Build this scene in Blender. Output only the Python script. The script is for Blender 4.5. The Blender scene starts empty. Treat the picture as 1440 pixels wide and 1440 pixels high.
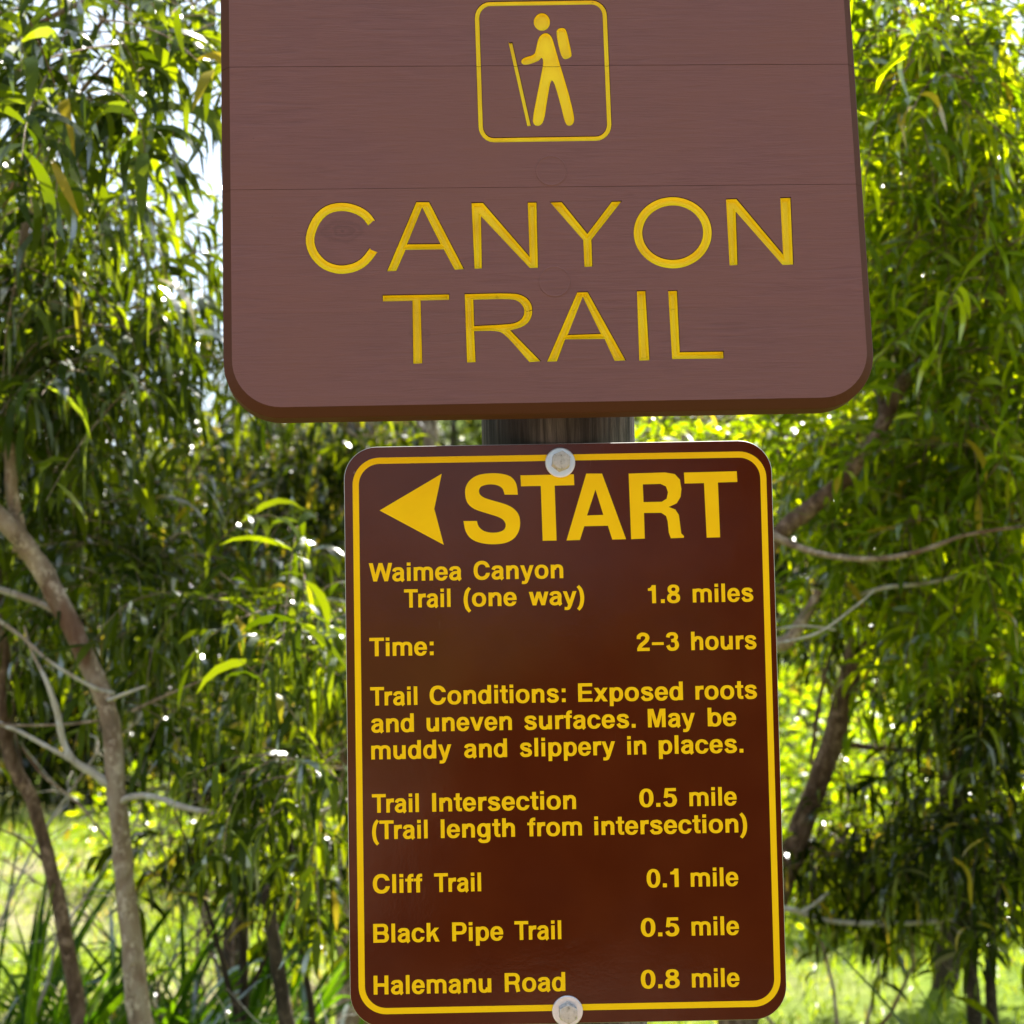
import bpy, bmesh, math, random
import numpy as np
from mathutils import Vector, Matrix
from mathutils.geometry import tessellate_polygon

scn = bpy.context.scene
C = scn.collection
# ------------------------------------------------------------------ camera
PITCH, ROLL, FPX = math.radians(5.5), 0.022, 2600.0     # focal length in pixels of a 1440 px frame
CAM = np.array([0.0, 0.0, 1.5])
fwd = np.array([0, math.cos(PITCH), math.sin(PITCH)])
r0 = np.array([1.0, 0, 0]); d0 = np.array([0, math.sin(PITCH), -math.cos(PITCH)])
right = math.cos(ROLL)*r0 + math.sin(ROLL)*d0
down = -math.sin(ROLL)*r0 + math.cos(ROLL)*d0
cd = bpy.data.cameras.new('camera'); cam = bpy.data.objects.new('camera', cd); C.objects.link(cam)
cam.matrix_world = Matrix([[right[i], -down[i], -fwd[i], CAM[i]] for i in range(3)] + [[0, 0, 0, 1]])
cd.sensor_width = 36; cd.lens = 36*FPX/1440
cd.clip_start = 0.05; cd.clip_end = 2000
cd.dof.use_dof = True; cd.dof.focus_distance = 1.96; cd.dof.aperture_fstop = 9.0
cd.dof.aperture_blades = 0
scn.camera = cam
scn.cycles.diffuse_bounces = 3; scn.cycles.max_bounces = 8

# ------------------------------------------------------------------ sky, sun, exposure
SUN_EL, SUN_AZ = math.radians(52), math.radians(24)      # behind the signs, a little to the right
w = bpy.data.worlds.new('World'); scn.world = w; w.use_nodes = True
nt = w.node_tree; bg = nt.nodes['Background']
sky = nt.nodes.new('ShaderNodeTexSky'); sky.sky_type = 'NISHITA'; sky.sun_disc = False
sky.sun_elevation = SUN_EL; sky.sun_rotation = SUN_AZ; sky.dust_density = 2.0; sky.air_density = 1.0
# thin bright cloud over the blue
tc = nt.nodes.new('ShaderNodeTexCoord'); nz = nt.nodes.new('ShaderNodeTexNoise')
nz.inputs['Scale'].default_value = 2.2; nz.inputs['Detail'].default_value = 5
nt.links.new(tc.outputs['Generated'], nz.inputs['Vector'])
rp = nt.nodes.new('ShaderNodeValToRGB'); rp.color_ramp.elements[0].position = .38; rp.color_ramp.elements[1].position = .66
nt.links.new(nz.outputs[0], rp.inputs[0])
mx = nt.nodes.new('ShaderNodeMix'); mx.data_type = 'RGBA'
nt.links.new(rp.outputs[0], mx.inputs[0]); nt.links.new(sky.outputs[0], mx.inputs[6])
mx.inputs[7].default_value = (4.3, 5.0, 5.9, 1)
nt.links.new(mx.outputs[2], bg.inputs[0]); bg.inputs[1].default_value = 0.07
sd = bpy.data.lights.new('sun', 'SUN'); sd.energy = 5.0; sd.angle = math.radians(.5); sd.color = (1, .95, .86)
sun = bpy.data.objects.new('sun', sd); C.objects.link(sun)
sdir = Vector((math.sin(SUN_AZ)*math.cos(SUN_EL), math.cos(SUN_AZ)*math.cos(SUN_EL), math.sin(SUN_EL)))
sun.rotation_euler = sdir.to_track_quat('Z', 'Y').to_euler(); sun.location = (0, 0, 30)
vs = scn.view_settings; scn.display_settings.display_device = 'sRGB'
vs.view_transform = 'Standard'; vs.look = 'None'; vs.exposure = 2.12; vs.gamma = 1

# ------------------------------------------------------------------ helpers
def at(u, v, d):
    "point seen at photo pixel (u, v) at depth d metres"
    return CAM + d*(fwd + (u-720)/FPX*right + (v-720)/FPX*down)
def tag(o, label=None, cat=None, group=None, kind=None):
    for k, x in (('label', label), ('category', cat), ('group', group), ('kind', kind)):
        if x: o[k] = x
    return o
def empty(name, loc=(0, 0, 0)):
    o = bpy.data.objects.new(name, None); C.objects.link(o); o.location = loc; o.empty_display_size = .1; return o
def link(name, me, mat=None, parent=None, world=False):
    o = bpy.data.objects.new(name, me); C.objects.link(o)
    if mat is not None and not me.materials:
        for m in (mat if isinstance(mat, (list, tuple)) else [mat]): me.materials.append(m)
    if parent is not None:
        o.parent = parent
        if world: o.location = -Vector(parent.location)      # mesh built in world coordinates
    return o
def np_mesh(name, V, F, smooth=True):
    me = bpy.data.meshes.new(name); V = np.asarray(V, dtype=np.float32); F = np.asarray(F, dtype=np.int32)
    me.vertices.add(len(V)); me.vertices.foreach_set('co', V.ravel())
    me.loops.add(F.size); me.loops.foreach_set('vertex_index', F.ravel())
    me.polygons.add(len(F)); me.polygons.foreach_set('loop_start', np.arange(len(F), dtype=np.int32)*F.shape[1])
    me.polygons.foreach_set('use_smooth', np.full(len(F), smooth))
    me.update(calc_edges=True); me.validate(); return me
def nrm(a): return a/np.maximum(np.linalg.norm(a, axis=-1, keepdims=True), 1e-9)

# ------------------------------------------------------------------ materials
def mat(name, col, rough=.6, spec=.5, **k):
    m = bpy.data.materials.new(name); m.use_nodes = True; b = m.node_tree.nodes['Principled BSDF']
    b.inputs['Base Color'].default_value = (*col, 1); b.inputs['Roughness'].default_value = rough
    b.inputs['Specular IOR Level'].default_value = spec
    for kk, vv in k.items(): b.inputs[kk].default_value = vv
    return m, m.node_tree, b
def N(nt, t, **inp):
    n = nt.nodes.new(t)
    for k, v in inp.items():
        k = k.replace('_', ' ')
        if k in n.inputs: n.inputs[k].default_value = v
    return n
def coords(nt, scale=(1, 1, 1), kind='Object'):
    t = N(nt, 'ShaderNodeTexCoord'); m = N(nt, 'ShaderNodeMapping'); m.inputs['Scale'].default_value = scale
    nt.links.new(t.outputs[kind], m.inputs[0]); return m.outputs[0]
def noise(nt, vec, scale, detail=4, rough=.5, dist=0):
    n = N(nt, 'ShaderNodeTexNoise'); n.inputs['Scale'].default_value = scale; n.inputs['Detail'].default_value = detail
    n.inputs['Roughness'].default_value = rough; n.inputs['Distortion'].default_value = dist
    nt.links.new(vec, n.inputs['Vector']); return n.outputs[0]
def ramp(nt, fac, stops):
    r = N(nt, 'ShaderNodeValToRGB'); e = r.color_ramp.elements
    while len(e) < len(stops): e.new(.5)
    for i, (p, c) in enumerate(stops):
        e[i].position = p; e[i].color = (*c, 1) if len(c) == 3 else c
    nt.links.new(fac, r.inputs[0]); return r.outputs[0]
def mix(nt, fac, a, b, mode='MIX'):
    m = N(nt, 'ShaderNodeMix'); m.data_type = 'RGBA'; m.blend_type = mode
    for s, v in ((0, fac), (6, a), (7, b)):
        if isinstance(v, (int, float)): m.inputs[s].default_value = v
        elif isinstance(v, tuple): m.inputs[s].default_value = (*v, 1)
        else: nt.links.new(v, m.inputs[s])
    return m.outputs[2]
def bump(nt, b, h, strength=.3, dist=.001, prev=None):
    n = N(nt, 'ShaderNodeBump'); n.inputs['Strength'].default_value = strength; n.inputs['Distance'].default_value = dist
    nt.links.new(h, n.inputs['Height'])
    if prev is not None: nt.links.new(prev, n.inputs['Normal'])
    nt.links.new(n.outputs[0], b.inputs['Normal']); return n.outputs[0]
G3 = lambda x: (x, x, x)

# painted wood of the big sign (local: x right, z up, front towards -y)
M_wood, nt, b = mat('brown_painted_wood', (.125, .052, .046), .55, .35)
g1 = noise(nt, coords(nt, (3.5, 30, 60)), 4, 6, .62, 1.2)          # long grain
g2 = noise(nt, coords(nt, (14, 30, 210)), 6, 4, .6, .3)            # fine fibres
g3 = noise(nt, coords(nt, (5, 5, 9)), 1.2, 3)                      # broad weathering
g4 = noise(nt, coords(nt, (1, 1, 1)), 900, 2)
c1 = ramp(nt, g1, [(.3, (.134, .057, .047)), (.5, (.160, .069, .058)), (.72, (.182, .081, .068))])
c2 = mix(nt, ramp(nt, g3, [(.35, G3(0)), (.7, G3(1))]), c1, (.168, .074, .058))
spk = ramp(nt, noise(nt, coords(nt, (30, 30, 60)), 9, 2), [(.76, G3(0)), (.80, G3(1))])
c3 = mix(nt, spk, c2, (.055, .024, .020))
def knot(col, x, z, r, prev):
    t = N(nt, 'ShaderNodeTexCoord'); s1 = N(nt, 'ShaderNodeVectorMath'); s1.operation = 'SUBTRACT'; s1.inputs[1].default_value = (x, 0, z)
    nt.links.new(t.outputs['Object'], s1.inputs[0]); s2 = N(nt, 'ShaderNodeVectorMath'); s2.operation = 'MULTIPLY'; s2.inputs[1].default_value = (.55/r, 0, 1/r)
    nt.links.new(s1.outputs[0], s2.inputs[0]); ln = N(nt, 'ShaderNodeVectorMath'); ln.operation = 'LENGTH'; nt.links.new(s2.outputs[0], ln.inputs[0])
    ad = N(nt, 'ShaderNodeMath'); ad.operation = 'MULTIPLY_ADD'; ad.inputs[1].default_value = .5; nt.links.new(noise(nt, coords(nt, (20, 1, 40)), 3, 4), ad.inputs[0]); nt.links.new(ln.outputs['Value'], ad.inputs[2])
    rg_ = ramp(nt, ad.outputs[0], [(.26, G3(1)), (.34, G3(.15)), (.52, G3(.55)), (.60, G3(.1)), (.80, G3(.4)), (.92, G3(0))])
    return mix(nt, rg_, col, (.100, .042, .036)), rg_
kc = c3; kh = []
for kx, kz, kr in ((-.2150, -.1806, .020), (-.1378, -.2923, .010)):
    kc, q_ = knot(kc, kx, kz, kr, None); kh.append(q_)
oi = N(nt, 'ShaderNodeObjectInfo')
kc = mix(nt, ramp(nt, oi.outputs['Random'], [(0, G3(.0)), (1, G3(.35))]), kc, mix(nt, 1.0, kc, (1.12, 1.04, .98), 'MULTIPLY'))
nt.links.new(kc, b.inputs['Base Color'])
nt.links.new(ramp(nt, g3, [(.3, G3(.42)), (.7, G3(.62))]), b.inputs['Roughness'])
gm = noise(nt, coords(nt, (2.5, 2.5, 5)), 1.5, 3); g2m = mix(nt, ramp(nt, gm, [(.4, G3(.15)), (.65, G3(1))]), (.5, .5, .5), g2)
n1 = bump(nt, b, g1, .55, .0014); n2 = bump(nt, b, g2m, .6, .0005, n1); bump(nt, b, g4, .25, .0002, n2)
M_edge_shade, nt, b = mat('shaded_paint_edge', (.075, .028, .015), .7, .1)  # same brown paint, darkened to imitate shade on the bevels
bump(nt, b, noise(nt, coords(nt, (10, 60, 60)), 5, 4), .3, .0006)
M_rim_shade, nt, b = mat('groove_rim_shade', (.040, .016, .008), .8, .2)  # unpainted groove rim, darkened to paint in the letters' shadow outline
M_yel, nt, b = mat('yellow_routed_paint', (.80, .46, .012), .45, .3)
yn = noise(nt, coords(nt, (1, 1, 1)), 26, 4)
yc = ramp(nt, yn, [(.30, (.84, .56, .003)), (.5, (.92, .67, .004)), (.7, (.94, .73, .010))])
grime = ramp(nt, noise(nt, coords(nt, (1, 1, 1)), 75, 4, .65), [(.66, G3(0)), (.78, G3(.6))])
nt.links.new(mix(nt, grime, yc, (.30, .17, .02)), b.inputs['Base Color'])
bump(nt, b, noise(nt, coords(nt, (30, 60, 60)), 12, 3), .35, .0008)

M_sheet, nt, b = mat('brown_reflective_sheeting', (.060, .0135, .0052), .10, .22, **{'Coat Weight': .0, 'Coat Roughness': .08})
o1 = noise(nt, coords(nt, (1, 1, 1)), 260, 3, .6); o2 = noise(nt, coords(nt, (1, 1, 1)), 14, 3)
spk2 = ramp(nt, noise(nt, coords(nt, (1, 1, 1)), 95, 2, .5), [(.755, G3(0)), (.785, G3(.55))]); scr = ramp(nt, noise(nt, coords(nt, (160, 1, 14)), 1, 3, .7), [(.70, G3(0)), (.76, G3(.16))])
nt.links.new(mix(nt, scr, mix(nt, spk2, ramp(nt, o2, [(.35, (.072, .0120, .0028)), (.65, (.084, .0155, .0036))]), (.22, .13, .10)), (.20, .12, .09)), b.inputs['Base Color'])
na = bump(nt, b, o2, .15, .002); nb = bump(nt, b, o1, .14, .0004, na)
nt.links.new(nb, b.inputs['Coat Normal'])
sc = ramp(nt, noise(nt, coords(nt, (1, 1, 1)), 9, 4), [(.4, G3(.07)), (.7, G3(.13))])
nt.links.new(sc, b.inputs['Roughness'])
M_print, nt, b = mat('yellow_printed_sheeting', (.79, .45, .006), .45, .12)
nt.links.new(ramp(nt, noise(nt, coords(nt, (1, 1, 1)), 30, 3), [(.35, (.90, .565, .001)), (.65, (.93, .60, .001))]), b.inputs['Base Color'])
M_alu, nt, b = mat('sheet_metal_edge', (.45, .43, .40), .45, .5, Metallic=.7)
M_zinc, nt, b = mat('galvanized_washer', (.70, .72, .78), .36, .5, Metallic=.8)
bump(nt, b, noise(nt, coords(nt), 300, 4), .4, .0005)
M_bolt, nt, b = mat('painted_bolt_head', (.62, .60, .55), .45, .5, Metallic=.6)
nt.links.new(ramp(nt, noise(nt, coords(nt), 180, 5, .7), [(.33, (.22, .20, .17)), (.45, (.50, .48, .44)), (.7, (.62, .60, .57))]), b.inputs['Base Color'])
bump(nt, b, noise(nt, coords(nt), 260, 4), .7, .001)

M_post, nt, b = mat('weathered_post_wood', (.09, .08, .075), .85, .2)
pg = noise(nt, coords(nt, (60, 60, 2.5)), 2.2, 7, .7, .5)
pb_ = noise(nt, coords(nt, (7, 7, 1)), 1.6, 2)
pc = ramp(nt, pg, [(.3, (.014, .012, .010)), (.48, (.065, .057, .050)), (.68, (.19, .17, .15))])
nt.links.new(mix(nt, ramp(nt, pb_, [(.4, G3(0)), (.58, G3(.8))]), pc, (.016, .013, .012)), b.inputs['Base Color'])
bump(nt, b, pg, .8, .004)

def bark(name, cols, sc=1):
    m, nt, b = mat(name, cols[1], .85, .25)
    a = noise(nt, coords(nt, (10*sc, 10*sc, 4*sc)), 2.2, 7, .65, .4); p = noise(nt, coords(nt, (3, 3, 2)), 2.5, 3)
    c = ramp(nt, a, [(.3, cols[0]), (.5, cols[1]), (.7, cols[2])])
    pk = ramp(nt, p, [(.55, G3(0)), (.62, G3(.7))]); lich = ramp(nt, noise(nt, coords(nt, (9, 9, 7)), 4, 5, .7), [(.54, G3(0)), (.60, G3(.75))])
    nt.links.new(mix(nt, pk, mix(nt, lich, c, tuple(min(.6, q*1.35) for q in cols[2])), cols[3]), b.inputs['Base Color']); bump(nt, b, a, 1.0, .02); return m
M_barkA = bark('mottled_grey_bark', [(.10, .07, .05), (.28, .20, .145), (.44, .36, .29), (.14, .06, .035)])
M_barkB = bark('pale_grey_bark', [(.28, .24, .20), (.50, .45, .39), (.62, .57, .50), (.34, .25, .18)])
M_barkC = bark('dark_brown_bark', [(.012, .009, .006), (.045, .032, .022), (.09, .065, .045), (.03, .02, .014)])
M_barkR = bark('reddish_bark', [(.04, .022, .014), (.15, .09, .06), (.28, .19, .14), (.07, .035, .02)], 1.6)

def leafmat(name, dark, mid, light, tr_d, tr_l, yellow=.04, gloss=.35, tw=.55, shine=.45):
    m = bpy.data.materials.new(name); m.use_nodes = True; nt = m.node_tree; nt.nodes.clear()
    out = N(nt, 'ShaderNodeOutputMaterial'); geo = N(nt, 'ShaderNodeNewGeometry'); oi = N(nt, 'ShaderNodeObjectInfo')
    ad = N(nt, 'ShaderNodeMath'); ad.operation = 'ADD'; fr = N(nt, 'ShaderNodeMath'); fr.operation = 'FRACT'
    nt.links.new(geo.outputs['Random Per Island'], ad.inputs[0]); nt.links.new(oi.outputs['Random'], ad.inputs[1])
    nt.links.new(ad.outputs[0], fr.inputs[0]); rnd = fr.outputs[0]
    y0 = 1-yellow
    col = ramp(nt, rnd, [(0, dark), (.5, mid), (y0-.01, light), (y0, (.30, .22, .02))])
    tr = ramp(nt, rnd, [(0, tr_d), (.55, tuple(.8*a+.2*b for a, b in zip(tr_d, tr_l))), (.82, tr_l), (y0-.01, tr_l), (y0, (.55, .42, .02))])
    df = N(nt, 'ShaderNodeBsdfDiffuse'); tl = N(nt, 'ShaderNodeBsdfTranslucent'); gl = N(nt, 'ShaderNodeBsdfGlossy')
    gl.inputs['Roughness'].default_value = gloss; gl.inputs['Color'].default_value = (1, 1, 1, 1)
    nt.links.new(col, df.inputs[0]); nt.links.new(tr, tl.inputs[0])
    m1 = N(nt, 'ShaderNodeMixShader'); m1.inputs[0].default_value = tw
    nt.links.new(df.outputs[0], m1.inputs[1]); nt.links.new(tl.outputs[0], m1.inputs[2])
    fz = N(nt, 'ShaderNodeFresnel'); fz.inputs[0].default_value = 1.42
    fm = N(nt, 'ShaderNodeMath'); fm.operation = 'MULTIPLY'; fm.inputs[1].default_value = shine; nt.links.new(fz.outputs[0], fm.inputs[0])
    m2 = N(nt, 'ShaderNodeMixShader'); nt.links.new(fm.outputs[0], m2.inputs[0])
    nt.links.new(m1.outputs[0], m2.inputs[1]); nt.links.new(gl.outputs[0], m2.inputs[2])
    nt.links.new(m2.outputs[0], out.inputs[0]); return m
M_leafA = leafmat('grey_green_leaf', (.012, .024, .003), (.024, .042, .005), (.045, .070, .011), (.08, .13, .001), (.44, .54, .002), .006, .3, .38, .20)
M_leafB = leafmat('bright_green_leaf', (.008, .016, .001), (.018, .032, .002), (.034, .056, .003), (.22, .34, .001), (.84, .94, .001), .02, .3, .58, .12)
M_leafD = leafmat('deep_green_leaf', (.004, .008, .001), (.008, .016, .002), (.018, .030, .003), (.03, .055, .001), (.44, .52, .001), .03, .3, .42, .10)
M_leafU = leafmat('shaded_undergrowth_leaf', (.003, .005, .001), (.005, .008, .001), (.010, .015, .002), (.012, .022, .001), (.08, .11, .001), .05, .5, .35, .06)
M_leafS = leafmat('strap_leaf', (.010, .028, .002), (.020, .048, .004), (.035, .070, .007), (.05, .14, .001), (.22, .40, .003), .01, .3, .42, .15)
M_leafY = leafmat('undergrowth_leaf', (.04, .065, .002), (.06, .095, .003), (.09, .13, .006), (.36, .50, .001), (.58, .70, .002), .02, .35, .6, .12)
M_grass = leafmat('lawn_grass_blade', (.04, .07, .003), (.07, .11, .004), (.12, .145, .02), (.26, .38, .002), (.46, .55, .01), .05, .5, .5, .08)

# ------------------------------------------------------------------ data in millimetres on each sign face (x from centre, y down)
WORDS= [('Waimea',-203.3,-104.8,143.9),('Canyon',-92.0,3.3,143.9),('Trail',-166.3,-117.0,172.3),('(one',-103.1,-46.8,172.4),('way)',-33.7,25.1,172.2),('1.8',93.0,127.1,172.2),('miles',140.5,205.0,172.3),('Time:',-203.8,-135.7,223.1),('2–3',79.8,124.7,222.6),('hours',137.6,207.0,222.9),('Trail',-203.6,-153.7,275.2),('Conditions:',-140.7,3.2,275.5),('Exposed',16.5,127.5,275.2),('roots',140.8,206.1,274.7),('and',-202.8,-157.8,303.4),('uneven',-144.4,-54.2,303.5),('surfaces.',-41.2,76.6,303.8),('May',89.7,139.6,303.4),('be',153.1,183.3,303.0),('muddy',-203.2,-118.6,331.6),('and',-105.1,-59.8,331.8),('slippery',-46.4,54.4,332.0),('in',67.3,87.2,331.8),('places.',100.6,190.0,331.2),('Trail',-203.1,-153.7,387.4),('Intersection',-139.8,11.9,387.6),('0.5',78.7,118.5,386.7),('mile',131.6,181.5,386.9),('(Trail',-203.4,-144.9,415.0),('length',-131.1,-53.0,415.2),('from',-39.9,17.5,415.4),('intersection)',30.7,191.8,415.0),('Cliff',-203.3,-151.4,471.2),('Trail',-138.9,-89.6,471.2),('0.1',84.5,118.2,470.6),('mile',130.9,181.0,470.9),('Black',-203.5,-134.1,522.4),('Pipe',-120.8,-67.3,522.6),('Trail',-55.4,-6.3,522.3),('0.5',77.3,117.6,521.4),('mile',130.5,180.3,521.6),('Halemanu',-203.8,-80.7,575.9),('Road',-66.6,-3.2,575.9),('0.8',76.0,116.7,575.0),('mile',129.5,179.4,575.2)]
ARROW= [(-191.1,68.3),(-124.3,30.2),(-132.8,67.6),(-123.3,106.2)]
ST= [[[(-43.5,54.0),(-44.8,42.9),(-49.4,35.7),(-57.7,31.9),(-70.4,30.6),(-84.7,32.1),(-94.1,37.5),(-99.0,45.4),(-99.4,54.7),(-96.7,62.7),(-89.6,68.7),(-77.0,73.3),(-66.1,76.9),(-59.9,80.4),(-57.0,85.5),(-58.4,90.5),(-63.2,93.3),(-71.5,94.2),(-80.2,92.2),(-85.7,87.4),(-87.6,81.4),(-101.9,81.2),(-99.7,92.2),(-94.0,100.2),(-84.3,104.7),(-71.7,106.5),(-58.2,105.4),(-48.5,100.7),(-43.0,92.5),(-41.6,83.1),(-43.2,75.1),(-48.3,68.8),(-56.6,64.2),(-70.0,59.9),(-79.2,56.7),(-83.9,52.9),(-84.7,48.2),(-81.6,44.2),(-73.1,42.4),(-64.7,43.8),(-59.7,47.4),(-57.6,53.7)]],[[(-40.4,33.4),(16.7,33.2),(17.0,44.9),(-4.0,45.0),(-3.1,103.7),(-17.9,103.7),(-18.8,45.1),(-39.9,45.1)]],[[(30.0,32.7),(46.9,33.0),(71.0,103.6),(56.3,103.7),(51.9,88.9),(26.8,89.0),(21.8,103.6),(7.5,103.8)],[(39.5,50.0),(47.3,77.2),(29.9,77.6)]],[[(75.3,33.5),(114.5,33.0),(124.6,34.9),(129.9,40.9),(131.3,51.1),(130.2,59.5),(125.9,66.2),(117.3,70.0),(124.2,72.8),(127.9,78.6),(129.0,89.1),(130.0,98.4),(132.8,101.3),(132.5,103.2),(118.7,103.5),(116.7,97.3),(115.8,85.5),(114.2,79.6),(109.2,76.1),(90.7,75.9),(90.9,103.3),(76.4,103.7)],[(90.2,45.3),(109.1,45.1),(114.8,47.9),(116.9,54.2),(115.3,61.0),(110.0,64.3),(90.5,64.3)]],[[(134.4,33.4),(190.9,33.0),(191.3,44.5),(170.5,44.7),(171.3,103.4),(157.0,103.5),(155.6,45.1),(134.8,45.2)]]]
STROKES2= [([(-184.4,172.5),(-191.1,163.2),(-202.0,156.7),(-215.8,154.0),(-230.6,157.4),(-242.2,168.8),(-248.8,187.0),(-246.1,202.3),(-237.1,214.3),(-226.2,220.2),(-215.2,221.8),(-202.3,219.1),(-192.0,212.4),(-183.3,201.2)],9.8,0),([(168.2,186.4),(167.4,192.4),(165.4,198.2),(162.4,203.6),(158.5,208.4),(153.8,212.6),(148.3,215.9),(142.4,218.4),(136.1,219.9),(129.7,220.3),(123.4,219.7),(117.3,218.1),(111.6,215.5),(106.5,212.0),(102.2,207.7),(98.7,202.8),(96.2,197.4),(94.8,191.6),(94.5,185.6),(95.4,179.6),(97.3,173.9),(100.2,168.5),(104.1,163.6),(108.9,159.4),(114.3,156.0),(120.2,153.5),(126.5,152.0),(133.0,151.5),(139.4,152.1),(145.5,153.8),(151.2,156.4),(156.4,159.9),(160.7,164.2),(164.2,169.2),(166.6,174.6),(168.0,180.5)],10.0,1),([(-67.9,-54.3),(-67.3,-58.4),(-65.8,-62.2),(-63.4,-65.5),(-60.4,-68.0),(-56.9,-69.6),(-53.2,-70.1),(55.7,-71.6),(59.4,-71.0),(62.7,-69.4),(65.6,-66.9),(67.8,-63.6),(69.0,-59.8),(69.3,-55.6),(69.0,66.3),(68.3,70.2),(66.8,73.9),(64.4,77.1),(61.3,79.5),(57.9,81.0),(54.2,81.5),(-54.1,82.4),(-57.7,81.8),(-61.1,80.3),(-63.9,77.8),(-66.0,74.6),(-67.3,70.9),(-67.7,67.0)],5.5,1),([(-33.3,-26.7),(-16.3,67.7)],3.9,0)]
POLYS= [[(10.2,-49.4),(9.8,-46.7),(8.8,-44.3),(7.3,-42.1),(5.4,-40.5),(3.3,-39.5),(0.9,-39.2),(-1.3,-39.5),(-3.5,-40.6),(-5.2,-42.2),(-6.6,-44.3),(-7.4,-46.8),(-7.6,-49.4),(-7.2,-52.1),(-6.2,-54.5),(-4.7,-56.6),(-2.8,-58.3),(-0.7,-59.3),(1.7,-59.6),(4.0,-59.3),(6.1,-58.2),(7.9,-56.6),(9.2,-54.5),(10.0,-52.0)],[(4.8,-37.4),(9.2,-35.9),(12.3,-30.6),(14.7,-20.0),(18.5,-3.7),(22.4,11.5),(27.2,31.3),(32.3,56.8),(31.4,64.8),(26.3,68.3),(22.0,65.3),(18.8,48.6),(15.0,31.2),(11.6,18.4),(9.5,16.6),(7.7,19.5),(4.3,36.9),(0.9,55.4),(-1.6,64.6),(-7.3,68.2),(-12.1,65.1),(-12.5,58.8),(-7.2,34.5),(-2.0,11.4),(0.9,-1.4),(0.7,-8.4),(-1.2,-9.0),(-3.6,-5.0),(-18.2,-0.1),(-22.5,-2.7),(-22.4,-6.8),(-18.9,-9.7),(-7.8,-12.6),(-6.5,-17.8),(-3.8,-29.5),(-0.3,-35.3)],[(15.9,-37.6),(17.7,-41.7),(22.8,-43.2),(26.6,-41.7),(28.1,-36.4),(32.2,-13.5),(31.5,-9.5),(25.3,-6.6),(21.8,-8.1),(19.0,-16.5)]]
LETTERS= [[[(-137.9,149.1),(-124.0,149.2),(-89.3,223.1),(-99.7,223.7),(-110.5,201.5),(-149.8,201.6),(-159.9,224.1),(-170.4,224.5)],[(-131.6,156.1),(-114.1,194.9),(-147.9,194.9)]],[[(-80.3,150.8),(-67.6,150.6),(-21.0,209.5),(-21.1,150.8),(-11.1,150.9),(-12.0,222.7),(-21.1,222.8),(-70.0,166.4),(-70.7,222.7),(-79.1,223.0)]],[[(-175.3,249.6),(-105.7,249.4),(-105.7,255.9),(-135.4,256.3),(-135.4,323.1),(-145.3,323.5),(-144.6,256.5),(-175.1,256.7)]],[[(-90.2,249.3),(-40.6,248.8),(-29.1,251.3),(-21.2,258.3),(-18.8,268.4),(-21.9,279.2),(-29.8,286.0),(-42.8,289.4),(-39.3,293.4),(-12.4,323.0),(-25.0,323.8),(-41.4,303.3),(-51.2,292.3),(-58.5,289.7),(-80.7,289.8),(-80.2,322.9),(-89.9,323.1)],[(-80.6,256.1),(-42.6,255.7),(-34.4,258.1),(-29.6,263.5),(-28.3,269.6),(-30.7,276.4),(-37.0,280.9),(-45.4,282.3),(-80.5,283.7)]],[[(2.3,151.0),(15.4,150.7),(41.0,185.4),(68.0,150.9),(79.2,150.6),(45.4,192.6),(45.2,222.0),(36.1,222.5),(35.9,192.9)]],[[(189.6,149.5),(201.4,149.2),(247.5,210.4),(247.9,148.7),(259.6,148.4),(258.3,222.7),(246.2,223.0),(200.0,164.7),(198.9,222.4),(189.7,222.7)]],[[(27.4,249.2),(38.9,249.0),(76.0,323.7),(63.6,323.9),(54.1,300.3),(13.4,300.2),(4.0,323.5),(-7.2,323.7)],[(33.1,254.6),(50.1,294.1),(16.1,294.8)]],[[(90.2,248.7),(99.9,248.6),(100.9,323.9),(89.4,324.1)]],[[(123.2,249.0),(133.2,248.9),(133.1,315.0),(178.9,315.0),(178.7,323.2),(123.9,322.9)]]]

# ------------------------------------------------------------------ lettering: grotesque capitals and lower case built from pieces
def rect(x0, y0, x1, y1): return ('p', [(x0, y0), (x1, y0), (x1, y1), (x0, y1)])
def poly(*P): return ('p', list(P))
def ring(cx, cy, ro, ri, s=0.0, e=360.0, n=2.25): return ('r', cx, cy, ro, ri, s, e, n)
def rib(*P): return ('c', list(P))
def ycut(cy, ry, y, right_side, n=2.25):
    k = min(1, abs(y-cy)/ry); a = math.degrees(math.asin(k**(n/2)))*(1 if y > cy else -1)
    return a if right_side else 180-a
def cring(cx, cy, ro, ri, y0, y1, e360=True):
    "ring open on the right: from cut at height y0 (upper) round to y1 (lower)"
    so, si = ycut(cy, ro[1], y0, True), ycut(cy, ri[1], y0, True)
    eo, ei = ycut(cy, ro[1], y1, True), ycut(cy, ri[1], y1, True)
    return ('r', cx, cy, ro, ri, (so, si), (eo+360, ei+360), 2.25)
def mirror(pcs, wdt):
    return [('c', [(wdt-x, y, q) for x, y, q in p[1]]) for p in pcs]
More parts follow.
